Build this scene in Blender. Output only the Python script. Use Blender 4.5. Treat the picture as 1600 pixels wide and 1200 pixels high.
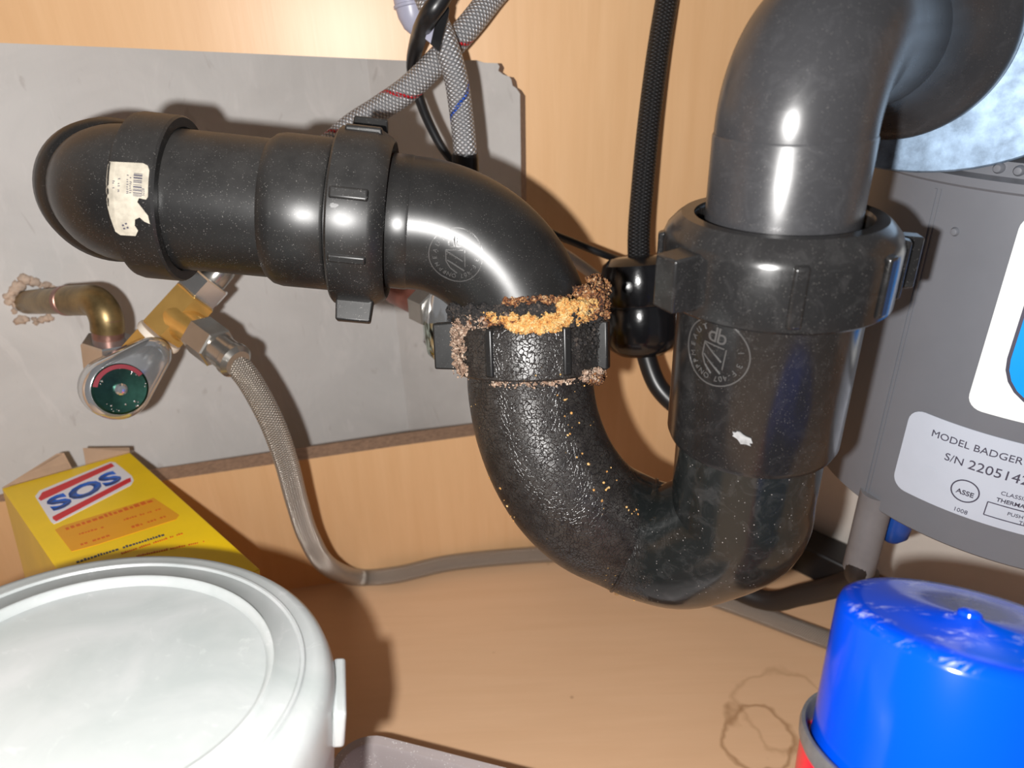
import bpy, bmesh, math, random
from mathutils import Vector, Matrix, noise
from mathutils.bvhtree import BVHTree
from mathutils.geometry import tessellate_polygon

for o in list(bpy.data.objects):
    bpy.data.objects.remove(o, do_unlink=True)
S = bpy.context.scene
COL = S.collection
R = math.radians
V = Vector

# ------------------------------------------------------------------ camera
F_PX = 1100.0
PITCH, ROLL, CAM_H = R(27), R(-2), 0.36
FW = V((0, math.cos(PITCH), -math.sin(PITCH)))
_up = V((0, math.sin(PITCH), math.cos(PITCH)))
_rt = V((1, 0, 0))
RT = _rt * math.cos(ROLL) + _up * math.sin(ROLL)
UP = _up * math.cos(ROLL) - _rt * math.sin(ROLL)
CAM = V((0, 0, CAM_H))
cd = bpy.data.cameras.new('camera')
cam = bpy.data.objects.new('camera', cd)
COL.objects.link(cam)
cd.sensor_fit = 'HORIZONTAL'
cd.sensor_width = 36
cd.lens = 36 * F_PX / 1600
cd.clip_start = 0.01
cam.matrix_world = Matrix((RT, UP, -FW)).transposed().to_4x4()
cam.location = CAM
cd.dof.use_dof = True
cd.dof.focus_distance = 0.262
cd.dof.aperture_fstop = 13
S.camera = cam

# ------------------------------------------------------------------ light
S.view_settings.view_transform = 'Standard'
S.view_settings.look = 'None'
S.view_settings.gamma = 1
S.view_settings.use_curve_mapping = False
S.view_settings.exposure = 0.0
w = bpy.data.worlds.new('World')
S.world = w
w.use_nodes = True
w.node_tree.nodes['Background'].inputs[0].default_value = (0.95, 0.95, 1.0, 1)
w.node_tree.nodes['Background'].inputs[1].default_value = 0.13
fl = bpy.data.lights.new('phone_flash', 'POINT')
fl.energy = 7.2
fl.color = (1.0, 0.98, 0.955)
fl.shadow_soft_size = 0.0035
flo = bpy.data.objects.new('phone_flash', fl)
COL.objects.link(flo)
flo.location = CAM + RT * -0.024 + UP * -0.010 - FW * 0.004


# ------------------------------------------------------------------ pixel rays, used only to look up where things stand
def ray(x, y):
    return FW + RT * ((x - 800) / F_PX) - UP * ((y - 600) / F_PX)

def P(x, y, d):
    return CAM + ray(x, y) * d

def FL(x, y, z=0.0):
    r = ray(x, y)
    return CAM + r * ((z - CAM_H) / r.z)

def PL(x, y, p0, n):
    r = ray(x, y)
    return CAM + r * ((p0 - CAM).dot(n) / r.dot(n))

WA = FL(560, 905)
WB = FL(880, 858)
WU = (WB - WA).normalized()
WN = V((WU.y, -WU.x, 0))          # back panel normal, towards the camera

def WALL(x, y, off=0.0):
    return PL(x, y, WA + WN * off, WN)

# ------------------------------------------------------------------ materials
MATS = {}

class NT:
    def __init__(self, name):
        self.m = bpy.data.materials.new(name)
        self.m.use_nodes = True
        self.t = self.m.node_tree
        self.b = self.t.nodes['Principled BSDF']
    def n(self, typ, **kw):
        nd = self.t.nodes.new(typ)
        for k, v in kw.items():
            if k in nd.inputs:
                nd.inputs[k].default_value = v
            else:
                setattr(nd, k, v)
        return nd
    def l(self, a, b):
        self.t.links.new(a, b)
    def math(self, op, a, b=None, c=None):
        nd = self.t.nodes.new('ShaderNodeMath')
        nd.operation = op
        for i, v in enumerate((a, b, c)):
            if v is None:
                continue
            if isinstance(v, (int, float)):
                nd.inputs[i].default_value = v
            else:
                self.l(v, nd.inputs[i])
        return nd.outputs[0]
    def coord(self, kind='Object'):
        return self.t.nodes.new('ShaderNodeTexCoord').outputs[kind]
    def pos(self):
        return self.t.nodes.new('ShaderNodeNewGeometry').outputs['Position']
    def noise(self, vec, scale, detail=4, rough=0.6, dist=0.0):
        nd = self.n('ShaderNodeTexNoise', Scale=scale, Detail=detail, Roughness=rough, Distortion=dist)
        self.l(vec, nd.inputs['Vector'])
        return nd.outputs['Fac']
    def vor(self, vec, scale, feature='F1', rnd=1.0):
        nd = self.n('ShaderNodeTexVoronoi', Scale=scale, Randomness=rnd)
        nd.feature = feature
        self.l(vec, nd.inputs['Vector'])
        return nd.outputs['Distance']
    def map(self, vec, scale=(1, 1, 1), rot=(0, 0, 0), loc=(0, 0, 0)):
        nd = self.n('ShaderNodeMapping')
        nd.inputs['Scale'].default_value = scale
        nd.inputs['Rotation'].default_value = rot
        nd.inputs['Location'].default_value = loc
        self.l(vec, nd.inputs['Vector'])
        return nd.outputs[0]
    def ramp(self, fac, stops):
        nd = self.t.nodes.new('ShaderNodeValToRGB')
        e = nd.color_ramp.elements
        while len(e) < len(stops):
            e.new(0.5)
        for i, (p, c) in enumerate(stops):
            e[i].position = p
            e[i].color = (c, c, c, 1) if isinstance(c, (int, float)) else (*c, 1)
        self.l(fac, nd.inputs[0])
        return nd.outputs[0]
    def mix(self, fac, a, b, mode='MIX'):
        nd = self.t.nodes.new('ShaderNodeMix')
        nd.data_type = 'RGBA'
        nd.blend_type = mode
        for sock, v in ((nd.inputs[0], fac), (nd.inputs[6], a), (nd.inputs[7], b)):
            if isinstance(v, (int, float)):
                sock.default_value = v
            elif isinstance(v, (tuple, list)):
                sock.default_value = (*v, 1)
            else:
                self.l(v, sock)
        return nd.outputs[2]
    def bump(self, h, strength=0.3, dist=0.001):
        nd = self.n('ShaderNodeBump', Strength=strength, Distance=dist)
        self.l(h, nd.inputs['Height'])
        self.l(nd.outputs[0], self.b.inputs['Normal'])
    def set(self, base=None, rough=None, metal=None, **kw):
        for key, v in (('Base Color', base), ('Roughness', rough), ('Metallic', metal)):
            if v is None:
                continue
            if isinstance(v, (int, float)):
                self.b.inputs[key].default_value = v
            elif isinstance(v, (tuple, list)):
                self.b.inputs[key].default_value = (*v, 1)
            else:
                self.l(v, self.b.inputs[key])
        for k, v in kw.items():
            self.b.inputs[k.replace('_', ' ')].default_value = v
        return self.m

def srgb(r, g, b):
    f = lambda c: (c / 255 / 12.92) if c <= 10 else ((c / 255 + 0.055) / 1.055) ** 2.4
    return (f(r), f(g), f(b))

def plain(name, base, rough=0.5, metal=0.0, var=0.12, scale=60, bump=0.0, **kw):
    t = NT(name)
    f = t.noise(t.pos(), scale, 5)
    c = t.mix(t.ramp(f, [(0.3, 0.0), (0.7, 1.0)]), tuple(x * (1 - var) for x in base), tuple(min(1, x * (1 + var)) for x in base))
    if bump:
        t.bump(f, bump, 0.0006)
    return t.set(c, rough, metal, **kw)

def black_plastic(name, dust=0.4, rough=0.22, base=(0.011, 0.0105, 0.0105), smear=0.0, tint=(0.098, 0.092, 0.087)):
    t = NT(name)
    p = t.pos()
    sp = t.ramp(t.vor(p, 1450), [(0.10, 1.0), (0.26, 0.0)])
    spm = t.ramp(t.noise(p, 420, 4, 0.8), [(0.46, 0.0), (0.62, 1.0)])
    specks = t.math('MULTIPLY', sp, spm)
    specks = t.math('MULTIPLY', specks, min(1.0, 0.15 + dust * 1.1))
    geo = t.n('ShaderNodeNewGeometry')
    sep = t.n('ShaderNodeSeparateXYZ')
    t.l(geo.outputs['Normal'], sep.inputs[0])
    upf = t.ramp(sep.outputs['Z'], [(0.15, 0.0), (0.95, 1.0)])
    film = t.math('MULTIPLY', upf, t.ramp(t.noise(p, 90, 6), [(0.25, 0.35), (0.75, 1.0)]))
    film = t.math('MULTIPLY', film, dust)
    sm = t.ramp(t.noise(p, 130, 6, 0.7, 1.5), [(0.5, 0.0), (0.75, 1.0)])
    sm = t.math('MULTIPLY', sm, smear)
    film = t.math('ADD', film, sm)
    c = t.mix(film, base, tint)
    c = t.mix(specks, c, (0.26, 0.245, 0.23))
    r = t.math('ADD', t.math('MULTIPLY', film, 0.45), rough)
    r = t.math('ADD', r, t.math('MULTIPLY', t.noise(p, 180, 4), 0.08))
    t.bump(t.noise(p, 70, 2), 0.05, 0.001)
    return t.set(c, r, Specular_IOR_Level=0.42)

def braid(name, light, dark, tracer=None, N=11, pitch=0.0155, metal=0.45, rough=0.34, lines=False):
    t = NT(name)
    uv = t.coord('UV')
    sep = t.n('ShaderNodeSeparateXYZ')
    t.l(uv, sep.inputs[0])
    u, v = sep.outputs['X'], sep.outputs['Y']
    up = t.math('DIVIDE', u, pitch)
    a = t.math('MULTIPLY', t.math('ADD', t.math('MULTIPLY', v, N), t.math('MULTIPLY', up, N * 0.7)), math.pi)
    b = t.math('MULTIPLY', t.math('SUBTRACT', t.math('MULTIPLY', v, N), t.math('MULTIPLY', up, N * 0.7)), math.pi)
    h = t.math('MULTIPLY', t.math('ABSOLUTE', t.math('SINE', a)), t.math('ABSOLUTE', t.math('SINE', b)))
    c = t.mix(t.ramp(h, [(0.08, 0.0), (0.5, 1.0)]), dark, light)
    if tracer:
        fr = t.math('FRACT', t.math('SUBTRACT', v, t.math('MULTIPLY', u, 1 / 0.034)))
        m = t.math('LESS_THAN', fr, 0.075)
        m = t.math('MULTIPLY', m, t.ramp(h, [(0.15, 0.0), (0.4, 1.0)]))
        c = t.mix(m, c, tracer)
    t.bump(h, 1.0, 0.0008)
    return t.set(c, rough, metal)

def wood(name, light, dark, grain_axis, rough=0.38, stain=False):
    t = NT(name)
    p = t.pos()
    sc = [38, 38, 38]
    sc[grain_axis] = 3.2
    g = t.noise(t.map(p, tuple(sc)), 3.0, 6, 0.62, 0.4)
    sc2 = [260, 260, 260]
    sc2[grain_axis] = 12
    fine = t.noise(t.map(p, tuple(sc2)), 2.0, 3)
    big = t.noise(p, 9, 3)
    c = t.mix(t.ramp(g, [(0.3, 0.0), (0.72, 1.0)]), dark, light)
    c = t.mix(t.math('MULTIPLY', t.ramp(fine, [(0.35, 1.0), (0.6, 0.0)]), 0.05), c, tuple(x * 0.72 for x in dark))
    c = t.mix(t.math('MULTIPLY', t.ramp(big, [(0.35, 0.0), (0.7, 1.0)]), 0.2), c, tuple(x * 0.93 for x in dark))
    if stain:
        # dried water marks: warped ring outlines with a shape of their own
        for (cx, cy, rad, amt) in ((STAIN[0].x, STAIN[0].y, 0.020, 0.55), (STAIN[1].x, STAIN[1].y, 0.028, 0.25)):
            sx = t.n('ShaderNodeSeparateXYZ')
            nz = t.n('ShaderNodeTexNoise', Scale=32.0, Detail=3.0)
            t.l(p, nz.inputs['Vector'])
            off = t.n('ShaderNodeVectorMath', operation='MULTIPLY_ADD')
            t.l(nz.outputs['Color'], off.inputs[0])
            off.inputs[1].default_value = (0.03, 0.03, 0)
            t.l(p, off.inputs[2])
            t.l(off.outputs[0], sx.inputs[0])
            dx = t.math('SUBTRACT', sx.outputs['X'], cx + 0.015)
            dy = t.math('SUBTRACT', sx.outputs['Y'], cy + 0.015)
            dd = t.math('SQRT', t.math('ADD', t.math('MULTIPLY', dx, dx), t.math('MULTIPLY', dy, dy)))
            e = t.math('ABSOLUTE', t.math('SUBTRACT', dd, rad))
            ringm = t.ramp(t.math('MULTIPLY', e, 400), [(0.0, 1.0), (0.9, 0.0)])
            c = t.mix(t.math('MULTIPLY', ringm, amt), c, srgb(120, 78, 30))
        spots = t.ramp(t.vor(p, 38), [(0.02, 1.0), (0.06, 0.0)])
        spots = t.math('MULTIPLY', spots, t.ramp(t.noise(p, 20, 2), [(0.5, 0.0), (0.6, 1.0)]))
        c = t.mix(t.math('MULTIPLY', spots, 0.4), c, srgb(120, 80, 55))
    t.bump(fine, 0.05, 0.0005)
    return t.set(c, rough)

STAIN = [FL(1185, 1150), FL(1230, 1110)]
M = {}
M['wood_v'] = wood('maple_laminate_vertical', srgb(224, 182, 137), srgb(217, 173, 127), 2)
M['wood_f'] = wood('maple_laminate_floor', srgb(219, 181, 145), srgb(213, 174, 137), 0, 0.42, stain=True)
M['raw'] = plain('raw_particle_board', srgb(160, 128, 104), 0.9, var=0.25, scale=300, bump=0.4)

def drywall():
    t = NT('patched_drywall')
    p = t.pos()
    a = t.noise(p, 11, 6, 0.6, 1.2)
    b = t.noise(t.map(p, (1, 1, 0.35)), 30, 5, 0.65, 2.5)
    c = t.mix(t.ramp(a, [(0.35, 0.0), (0.65, 1.0)]), srgb(194, 192, 190), srgb(204, 202, 200))
    c = t.mix(t.math('MULTIPLY', t.ramp(b, [(0.56, 0.0), (0.68, 1.0)]), 0.5), c, srgb(212, 209, 207))
    dark = t.ramp(t.noise(t.map(p, (1, 1, 0.4)), 46, 3, 0.5, 3.0), [(0.66, 0.0), (0.72, 1.0)])
    c = t.mix(t.math('MULTIPLY', dark, 0.25), c, srgb(140, 128, 122))
    t.bump(b, 0.25, 0.002)
    return t.set(c, 0.8)
M['drywall'] = drywall()
M['abs'] = black_plastic('black_abs_dusty', 0.34, 0.33, base=(0.008, 0.0078, 0.0078))
M['abs_clean'] = black_plastic('black_abs_glossy', 0.14, 0.29, base=(0.008, 0.0078, 0.0078), smear=0.015)
M['abs_wax'] = black_plastic('black_abs_greasy', 0.10, 0.16, base=(0.009, 0.0088, 0.009), smear=0.09, tint=(0.13, 0.125, 0.125))
M['abs_elbow'] = black_plastic('black_rubbery_elbow', 0.08, 0.24, base=(0.024, 0.024, 0.026), smear=0.07, tint=(0.16, 0.16, 0.17))
M['abs_mark'] = plain('raised_plastic_mark', (0.045, 0.043, 0.042), 0.3)
M['black_rub'] = plain('black_rubber_cable', (0.009, 0.009, 0.010), 0.35)
M['black_gloss'] = plain('black_glossy_weight', (0.006, 0.006, 0.007), 0.16, bump=0.15, scale=240)
M['copper'] = plain('tarnished_copper', srgb(142, 104, 92), 0.36, 0.6, var=0.45, scale=55)
M['verdigris'] = plain('tarnished_brown_fitting', srgb(128, 108, 72), 0.38, 0.7, var=0.5, scale=70)
M['brass'] = plain('yellow_brass', srgb(206, 164, 92), 0.25, 0.65, var=0.12, scale=80)
M['chrome'] = plain('chrome', (0.62, 0.63, 0.64), 0.12, 0.85, var=0.12, scale=50)
M['nickel'] = plain('dull_nickel', srgb(160, 156, 150), 0.22, 0.8, var=0.15, scale=50)
M['tape'] = plain('white_thread_tape', srgb(225, 214, 200), 0.7)
M['braid_red'] = braid('grey_braid_red_tracer', srgb(192, 192, 194), srgb(112, 112, 116), srgb(190, 20, 35), rough=0.32, metal=0.35)
M['braid_blue'] = braid('grey_braid_blue_tracer', srgb(192, 192, 194), srgb(112, 112, 116), srgb(35, 85, 190), rough=0.32, metal=0.35)
M['braid_steel'] = braid('steel_braid', srgb(214, 206, 196), srgb(120, 112, 104), None, N=14, pitch=0.0125, metal=0.55, rough=0.28)
M['braid_black'] = braid('black_braid', (0.045, 0.045, 0.048), (0.006, 0.006, 0.006), None, N=9, pitch=0.012, rough=0.4)
M['grey_body'] = plain('grey_painted_housing', srgb(98, 100, 106), 0.42, var=0.05, scale=30)
M['grey_tube'] = plain('grey_vinyl_sleeve', srgb(104, 102, 104), 0.45)
M['dark_cord'] = plain('dark_cord', srgb(26, 22, 22), 0.5)
M['zinc'] = plain('zinc_plate', (0.17, 0.235, 0.32), 0.5, 0.7, var=0.5, scale=110, bump=0.1)
M['lab_white'] = plain('white_label', srgb(212, 216, 216), 0.35, var=0.02)
M['lab_silver'] = plain('silver_label', srgb(172, 178, 190), 0.38, var=0.03)
M['ink'] = plain('label_ink', srgb(62, 60, 74), 0.5)
M['blue_ink'] = plain('label_blue', srgb(0, 140, 240), 0.35, var=0.02)
M['blue_cap'] = None
M['red_can'] = plain('red_painted_can', srgb(214, 18, 48), 0.25, var=0.03)
M['can_rim'] = plain('grey_can_rim', srgb(130, 130, 132), 0.35, 0.6, var=0.2, scale=200)
M['yellow_card'] = plain('yellow_card', srgb(236, 196, 2), 0.42, var=0.06, scale=30)
M['kraft'] = plain('kraft_card', srgb(176, 146, 120), 0.85)
M['print_red'] = plain('print_red', srgb(204, 36, 44), 0.45, var=0.03)
M['print_blue'] = plain('print_blue', srgb(28, 84, 172), 0.45, var=0.05)
M['print_white'] = plain('print_white', srgb(226, 222, 226), 0.45, var=0.02)
M['print_orange'] = plain('print_orange', srgb(220, 152, 22), 0.45, var=0.03)
M['print_rust'] = plain('print_rust', srgb(204, 96, 16), 0.5, var=0.08)
M['white_bin'] = plain('white_plastic_bin', srgb(215, 208, 200), 0.5, var=0.03)
M['pale_wire'] = plain('pale_grey_cable', srgb(196, 186, 176), 0.5)
M['lavender'] = plain('pale_grey_plastic', srgb(160, 160, 178), 0.35, var=0.1)
M['red_washer'] = plain('red_washer', srgb(235, 25, 20), 0.4)

M['smear'] = plain('dried_grey_paint', srgb(122, 122, 122), 0.8, var=0.4, scale=300)

def blue_cap():
    t = NT('blue_plastic_cap')
    p = t.pos()
    sc = t.ramp(t.noise(t.map(p, (1, 2.2, 1), (0, 0, 0.6)), 150, 6, 0.7, 1.0), [(0.54, 0.0), (0.62, 1.0)])
    geo = t.n('ShaderNodeNewGeometry')
    sep = t.n('ShaderNodeSeparateXYZ')
    t.l(geo.outputs['Normal'], sep.inputs[0])
    sc = t.math('MULTIPLY', sc, t.ramp(sep.outputs['Z'], [(0.6, 0.0), (0.85, 1.0)]))
    sc = t.math('MULTIPLY', sc, t.ramp(t.noise(p, 60, 2), [(0.42, 0.0), (0.6, 1.0)]))
    c = t.mix(t.math('MULTIPLY', sc, 0.9), (0.0, 0.045, 0.50), srgb(170, 175, 215))
    return t.set(c, 0.14, Specular_IOR_Level=0.35)
M['blue_cap'] = blue_cap()

def tub():
    t = NT('milky_translucent_plastic')
    p = t.pos()
    f = t.noise(p, 28, 5, 0.6, 1.0)
    c = t.mix(t.ramp(f, [(0.35, 0.0), (0.7, 1.0)]), srgb(146, 151, 150), srgb(162, 164, 164))
    sm = t.ramp(t.noise(p, 75, 6, 0.7, 2.0), [(0.60, 0.0), (0.72, 1.0)])
    c = t.mix(t.math('MULTIPLY', sm, 0.4), c, (0.5, 0.5, 0.5))
    m = t.set(c, 0.30, Subsurface_Weight=0.35, Subsurface_Scale=0.01)
    t.b.inputs['Subsurface Radius'].default_value = (1, 1, 0.9)
    return m
M['tub'] = tub()

def tray_mat():
    t = NT('frosted_clear_plastic')
    p = t.pos()
    sp = t.ramp(t.vor(p, 700), [(0.16, 1.0), (0.3, 0.0)])
    sp = t.math('MULTIPLY', sp, t.ramp(t.noise(p, 120, 3), [(0.45, 0.0), (0.55, 1.0)]))
    c = t.mix(sp, srgb(196, 186, 186), (0.9, 0.88, 0.88))
    return t.set(c, 0.35, Transmission_Weight=0.35)
M['tray'] = tray_mat()

def grime(name):
    """U-bend plastic: clean black to the right, crackled dried residue to the left of the joint."""
    t = NT(name)
    p = t.pos()
    sep = t.n('ShaderNodeSeparateXYZ')
    t.l(p, sep.inputs[0])
    mask = t.math('ADD', sep.outputs['X'], t.math('MULTIPLY', t.math('SUBTRACT', t.noise(p, 110, 4), 0.5), 0.02))
    mask = t.ramp(t.math('MULTIPLY', mask, 10), [(0.40, 1.0), (0.47, 0.0)])
    wn = t.n('ShaderNodeTexNoise', Scale=160.0, Detail=4.0)
    t.l(p, wn.inputs['Vector'])
    wv = t.n('ShaderNodeVectorMath', operation='MULTIPLY_ADD')
    t.l(wn.outputs['Color'], wv.inputs[0])
    wv.inputs[1].default_value = (0.006, 0.006, 0.006)
    t.l(p, wv.inputs[2])
    crack = t.ramp(t.vor(wv.outputs[0], 640, 'DISTANCE_TO_EDGE'), [(0.0, 0.0), (0.10, 1.0)])
    crack2 = t.noise(p, 900, 4, 0.7)
    h = t.math('MULTIPLY', t.math('ADD', crack, t.math('MULTIPLY', crack2, 0.7)), mask)
    col = t.mix(t.math('MULTIPLY', crack, t.ramp(t.noise(p, 200, 3), [(0.3, 0.2), (0.7, 1.0)])), (0.006, 0.005, 0.005), (0.030, 0.027, 0.025))
    yel = t.ramp(t.vor(p, 420), [(0.09, 1.0), (0.16, 0.0)])
    yel = t.math('MULTIPLY', yel, t.ramp(t.noise(p, 75, 3), [(0.60, 0.0), (0.68, 1.0)]))
    col = t.mix(yel, col, (0.36, 0.22, 0.07))
    sm = t.ramp(t.noise(p, 130, 6, 0.7, 1.5), [(0.48, 0.0), (0.72, 1.0)])
    clean = t.mix(t.math('MULTIPLY', sm, 0.14), (0.009, 0.0105, 0.0105), (0.13, 0.125, 0.125))
    sp = t.math('MULTIPLY', t.ramp(t.vor(p, 640), [(0.08, 1.0), (0.15, 0.0)]), 0.6)
    clean = t.mix(t.math('MULTIPLY', sp, t.ramp(t.noise(p, 200, 2), [(0.5, 0.0), (0.6, 1.0)])), clean, (0.45, 0.42, 0.4))
    c = t.mix(mask, clean, col)
    t.bump(h, 0.38, 0.0005)
    r = t.math('ADD', t.math('MULTIPLY', mask, 0.12), 0.17)
    return t.set(c, r, Specular_IOR_Level=0.45)
M['grime'] = grime('black_abs_residue')

def crust_mat(name, stops, sc=330):
    t = NT(name)
    p = t.pos()
    vn = t.n('ShaderNodeTexVoronoi', Scale=1500.0)
    t.l(p, vn.inputs['Vector'])
    cs = t.n('ShaderNodeSeparateXYZ')
    t.l(vn.outputs['Color'], cs.inputs[0])
    f = t.math('ADD', t.math('MULTIPLY', t.noise(p, sc, 6, 0.75), 0.72), t.math('MULTIPLY', cs.outputs['X'], 0.28))
    c = t.ramp(f, stops)
    t.bump(t.math('ADD', t.noise(p, 1700, 5, 0.8), t.math('MULTIPLY', vn.outputs['Distance'], 0.6)), 1.0, 0.0013)
    return t.set(c, 0.75)
M['crust_y'] = crust_mat('yellow_mineral_crust', [(0.26, srgb(140, 84, 40)), (0.38, srgb(222, 150, 74)), (0.52, srgb(236, 184, 108)), (0.72, srgb(244, 216, 160))])
M['crust_b'] = crust_mat('brown_mineral_crust', [(0.32, srgb(24, 14, 10)), (0.43, srgb(96, 54, 30)), (0.52, srgb(158, 98, 52)), (0.60, srgb(190, 140, 88)), (0.74, srgb(222, 200, 170))])
M['crust_k'] = crust_mat('black_residue_crust', [(0.35, (0.008, 0.007, 0.007)), (0.55, (0.03, 0.025, 0.024)), (0.68, (0.10, 0.075, 0.06)), (0.8, srgb(190, 160, 140))], 240)
M['crust_w'] = crust_mat('pinkish_mineral_crust', [(0.3, srgb(90, 66, 54)), (0.48, srgb(180, 146, 122)), (0.7, srgb(226, 206, 186))])
M['nut_dirty'] = crust_mat('black_nut_residue', [(0.35, (0.005, 0.005, 0.005)), (0.6, (0.012, 0.011, 0.0105)), (0.85, (0.05, 0.045, 0.04))], 260)
M['nut_dirty'].node_tree.nodes['Principled BSDF'].inputs['Roughness'].default_value = 0.28

# ------------------------------------------------------------------ object helpers
def mesh_obj(name, bm, mat, parent=None, smooth=True, bevel=0.0, world=True, angle=R(35)):
    me = bpy.data.meshes.new(name)
    bm.normal_update()
    bm.to_mesh(me)
    bm.free()
    o = bpy.data.objects.new(name, me)
    COL.objects.link(o)
    for m in (mat if isinstance(mat, (list, tuple)) else [mat]):
        me.materials.append(m)
    if smooth:
        for p in me.polygons:
            p.use_smooth = True
        me.set_sharp_from_angle(angle=angle)
    if bevel:
        b = o.modifiers.new('bevel', 'BEVEL')
        b.width = bevel
        b.segments = 3
        b.limit_method = 'ANGLE'
        b.angle_limit = R(40)
    if parent is not None:
        o.parent = parent
        if world:
            o.matrix_parent_inverse = parent_world(parent).inverted()
    return o

def parent_world(o):
    m = o.matrix_basis.copy()
    q = o
    while q.parent:
        m = q.parent.matrix_basis @ q.matrix_parent_inverse @ m if False else q.matrix_parent_inverse @ m
        q = q.parent
        m = q.matrix_basis @ m
    return m

def thing(name, label, cat, loc, group=None):
    o = bpy.data.objects.new(name, None)
    o.empty_display_size = 0.01
    COL.objects.link(o)
    o.location = loc
    o['label'] = label
    o['category'] = cat
    if group:
        o['group'] = group
    return o

def tag(o, label, cat, group=None):
    o['label'] = label
    o['category'] = cat
    if group:
        o['group'] = group
    return o

def structure(o):
    o['kind'] = 'structure'
    return o

def frame_from(axis, hint=None):
    a = axis.normalized()
    h = V(hint) if hint is not None else (V((0, 0, 1)) if abs(a.z) < 0.9 else V((1, 0, 0)))
    x = (h - a * h.dot(a)).normalized()
    return x, a.cross(x), a

def catmull(pts, n=10):
    pts = [V(p) for p in pts]
    q = [pts[0] * 2 - pts[1]] + pts + [pts[-1] * 2 - pts[-2]]
    out = []
    for i in range(1, len(q) - 2):
        p0, p1, p2, p3 = q[i - 1:i + 3]
        for k in range(n):
            t = k / n
            out.append(0.5 * ((2 * p1) + (p2 - p0) * t + (2 * p0 - 5 * p1 + 4 * p2 - p3) * t * t + (3 * p1 - p0 - 3 * p2 + p3) * t ** 3))
    out.append(pts[-1])
    return out

def fillet(pts, rad, n=16):
    pts = [V(p) for p in pts]
    rads = rad if isinstance(rad, (list, tuple)) else [rad] * (len(pts) - 2)
    out = [pts[0]]
    for i in range(1, len(pts) - 1):
        p, a, b = pts[i], (pts[i - 1] - pts[i]).normalized(), (pts[i + 1] - pts[i]).normalized()
        ang = a.angle(b)
        d = rads[i - 1] / math.tan(ang / 2)
        s, e = p + a * d, p + b * d
        c = p + (a + b).normalized() * (rads[i - 1] / math.sin(ang / 2))
        va, vb = s - c, e - c
        th = va.angle(vb)
        for k in range(n + 1):
            t = k / n
            out.append(c + (va * math.sin((1 - t) * th) + vb * math.sin(t * th)) / math.sin(th))
    out.append(pts[-1])
    return out

def tube_bm(path, rad, seg=24, cap=True, bm=None):
    bm = bm or bmesh.new()
    uvl = bm.loops.layers.uv.verify()
    path = [V(p) for p in path]
    n = len(path)
    rads = rad if isinstance(rad, (list, tuple)) else [rad] * n
    T = []
    for i in range(n):
        t = path[min(i + 1, n - 1)] - path[max(i - 1, 0)]
        T.append(t.normalized())
    x, y, _ = frame_from(T[0])
    rings, L = [], [0.0]
    for i in range(n):
        if i:
            x = (x - T[i] * x.dot(T[i])).normalized()
            L.append(L[-1] + (path[i] - path[i - 1]).length)
        y = T[i].cross(x)
        rings.append([bm.verts.new(path[i] + (x * math.cos(2 * math.pi * k / seg) + y * math.sin(2 * math.pi * k / seg)) * rads[i]) for k in range(seg)])
    for i in range(n - 1):
        for k in range(seg):
            k2 = (k + 1) % seg
            f = bm.faces.new((rings[i][k], rings[i][k2], rings[i + 1][k2], rings[i + 1][k]))
            for lp, (uu, vv) in zip(f.loops, ((L[i], k / seg), (L[i], (k + 1) / seg), (L[i + 1], (k + 1) / seg), (L[i + 1], k / seg))):
                lp[uvl].uv = (uu, vv)
    if cap:
        bm.faces.new(rings[0][::-1])
        bm.faces.new(rings[-1])
    return bm

def lathe_bm(prof, origin, axis, seg=64, bm=None, hint=None, close=True, poly=None):
    """prof: list of (radius, distance along axis)."""
    bm = bm or bmesh.new()
    x, y, a = frame_from(V(axis), hint)
    rings = []
    for r, t in prof:
        if r < 1e-7:
            rings.append([bm.verts.new(V(origin) + a * t)])
        else:
            rings.append([bm.verts.new(V(origin) + a * t + (x * math.cos(2 * math.pi * k / seg) + y * math.sin(2 * math.pi * k / seg)) * r) for k in range(seg)])
    for i in range(len(rings) - 1):
        A, B = rings[i], rings[i + 1]
        for k in range(seg):
            k2 = (k + 1) % seg
            if len(A) == 1 and len(B) == 1:
                continue
            if len(A) == 1:
                bm.faces.new((A[0], B[k2], B[k]))
            elif len(B) == 1:
                bm.faces.new((A[k], A[k2], B[0]))
            else:
                bm.faces.new((A[k], A[k2], B[k2], B[k]))
    if close:
        for rg, rev in ((rings[0], True), (rings[-1], False)):
            if len(rg) > 1:
                bm.faces.new(rg[::-1] if rev else rg)
    bmesh.ops.recalc_face_normals(bm, faces=bm.faces)
    return bm

def box_bm(center, ex, ey, ez, size, bm=None, taper=1.0):
    bm = bm or bmesh.new()
    c = V(center)
    vs = []
    for sz in (-1, 1):
        k = 1.0 if sz < 0 else taper
        for sx, sy in ((-1, -1), (1, -1), (1, 1), (-1, 1)):
            vs.append(bm.verts.new(c + V(ex) * (sx * size[0] / 2 * k) + V(ey) * (sy * size[1] / 2 * k) + V(ez) * (sz * size[2] / 2)))
    for f in ((3, 2, 1, 0), (4, 5, 6, 7), (0, 1, 5, 4), (1, 2, 6, 5), (2, 3, 7, 6), (3, 0, 4, 7)):
        bm.faces.new([vs[i] for i in f])
    bmesh.ops.recalc_face_normals(bm, faces=bm.faces)
    return bm

def hexa_bm(p0, p1, r, chamfer=0.0008, rot=0.0):
    p0, p1 = V(p0), V(p1)
    a = (p1 - p0)
    L = a.length
    x, y, ax = frame_from(a)
    h = x * math.cos(rot) + y * math.sin(rot)
    return lathe_bm([(r - chamfer, 0), (r, chamfer), (r, L - chamfer), (r - chamfer, L)], p0, a, 6, hint=h)

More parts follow.
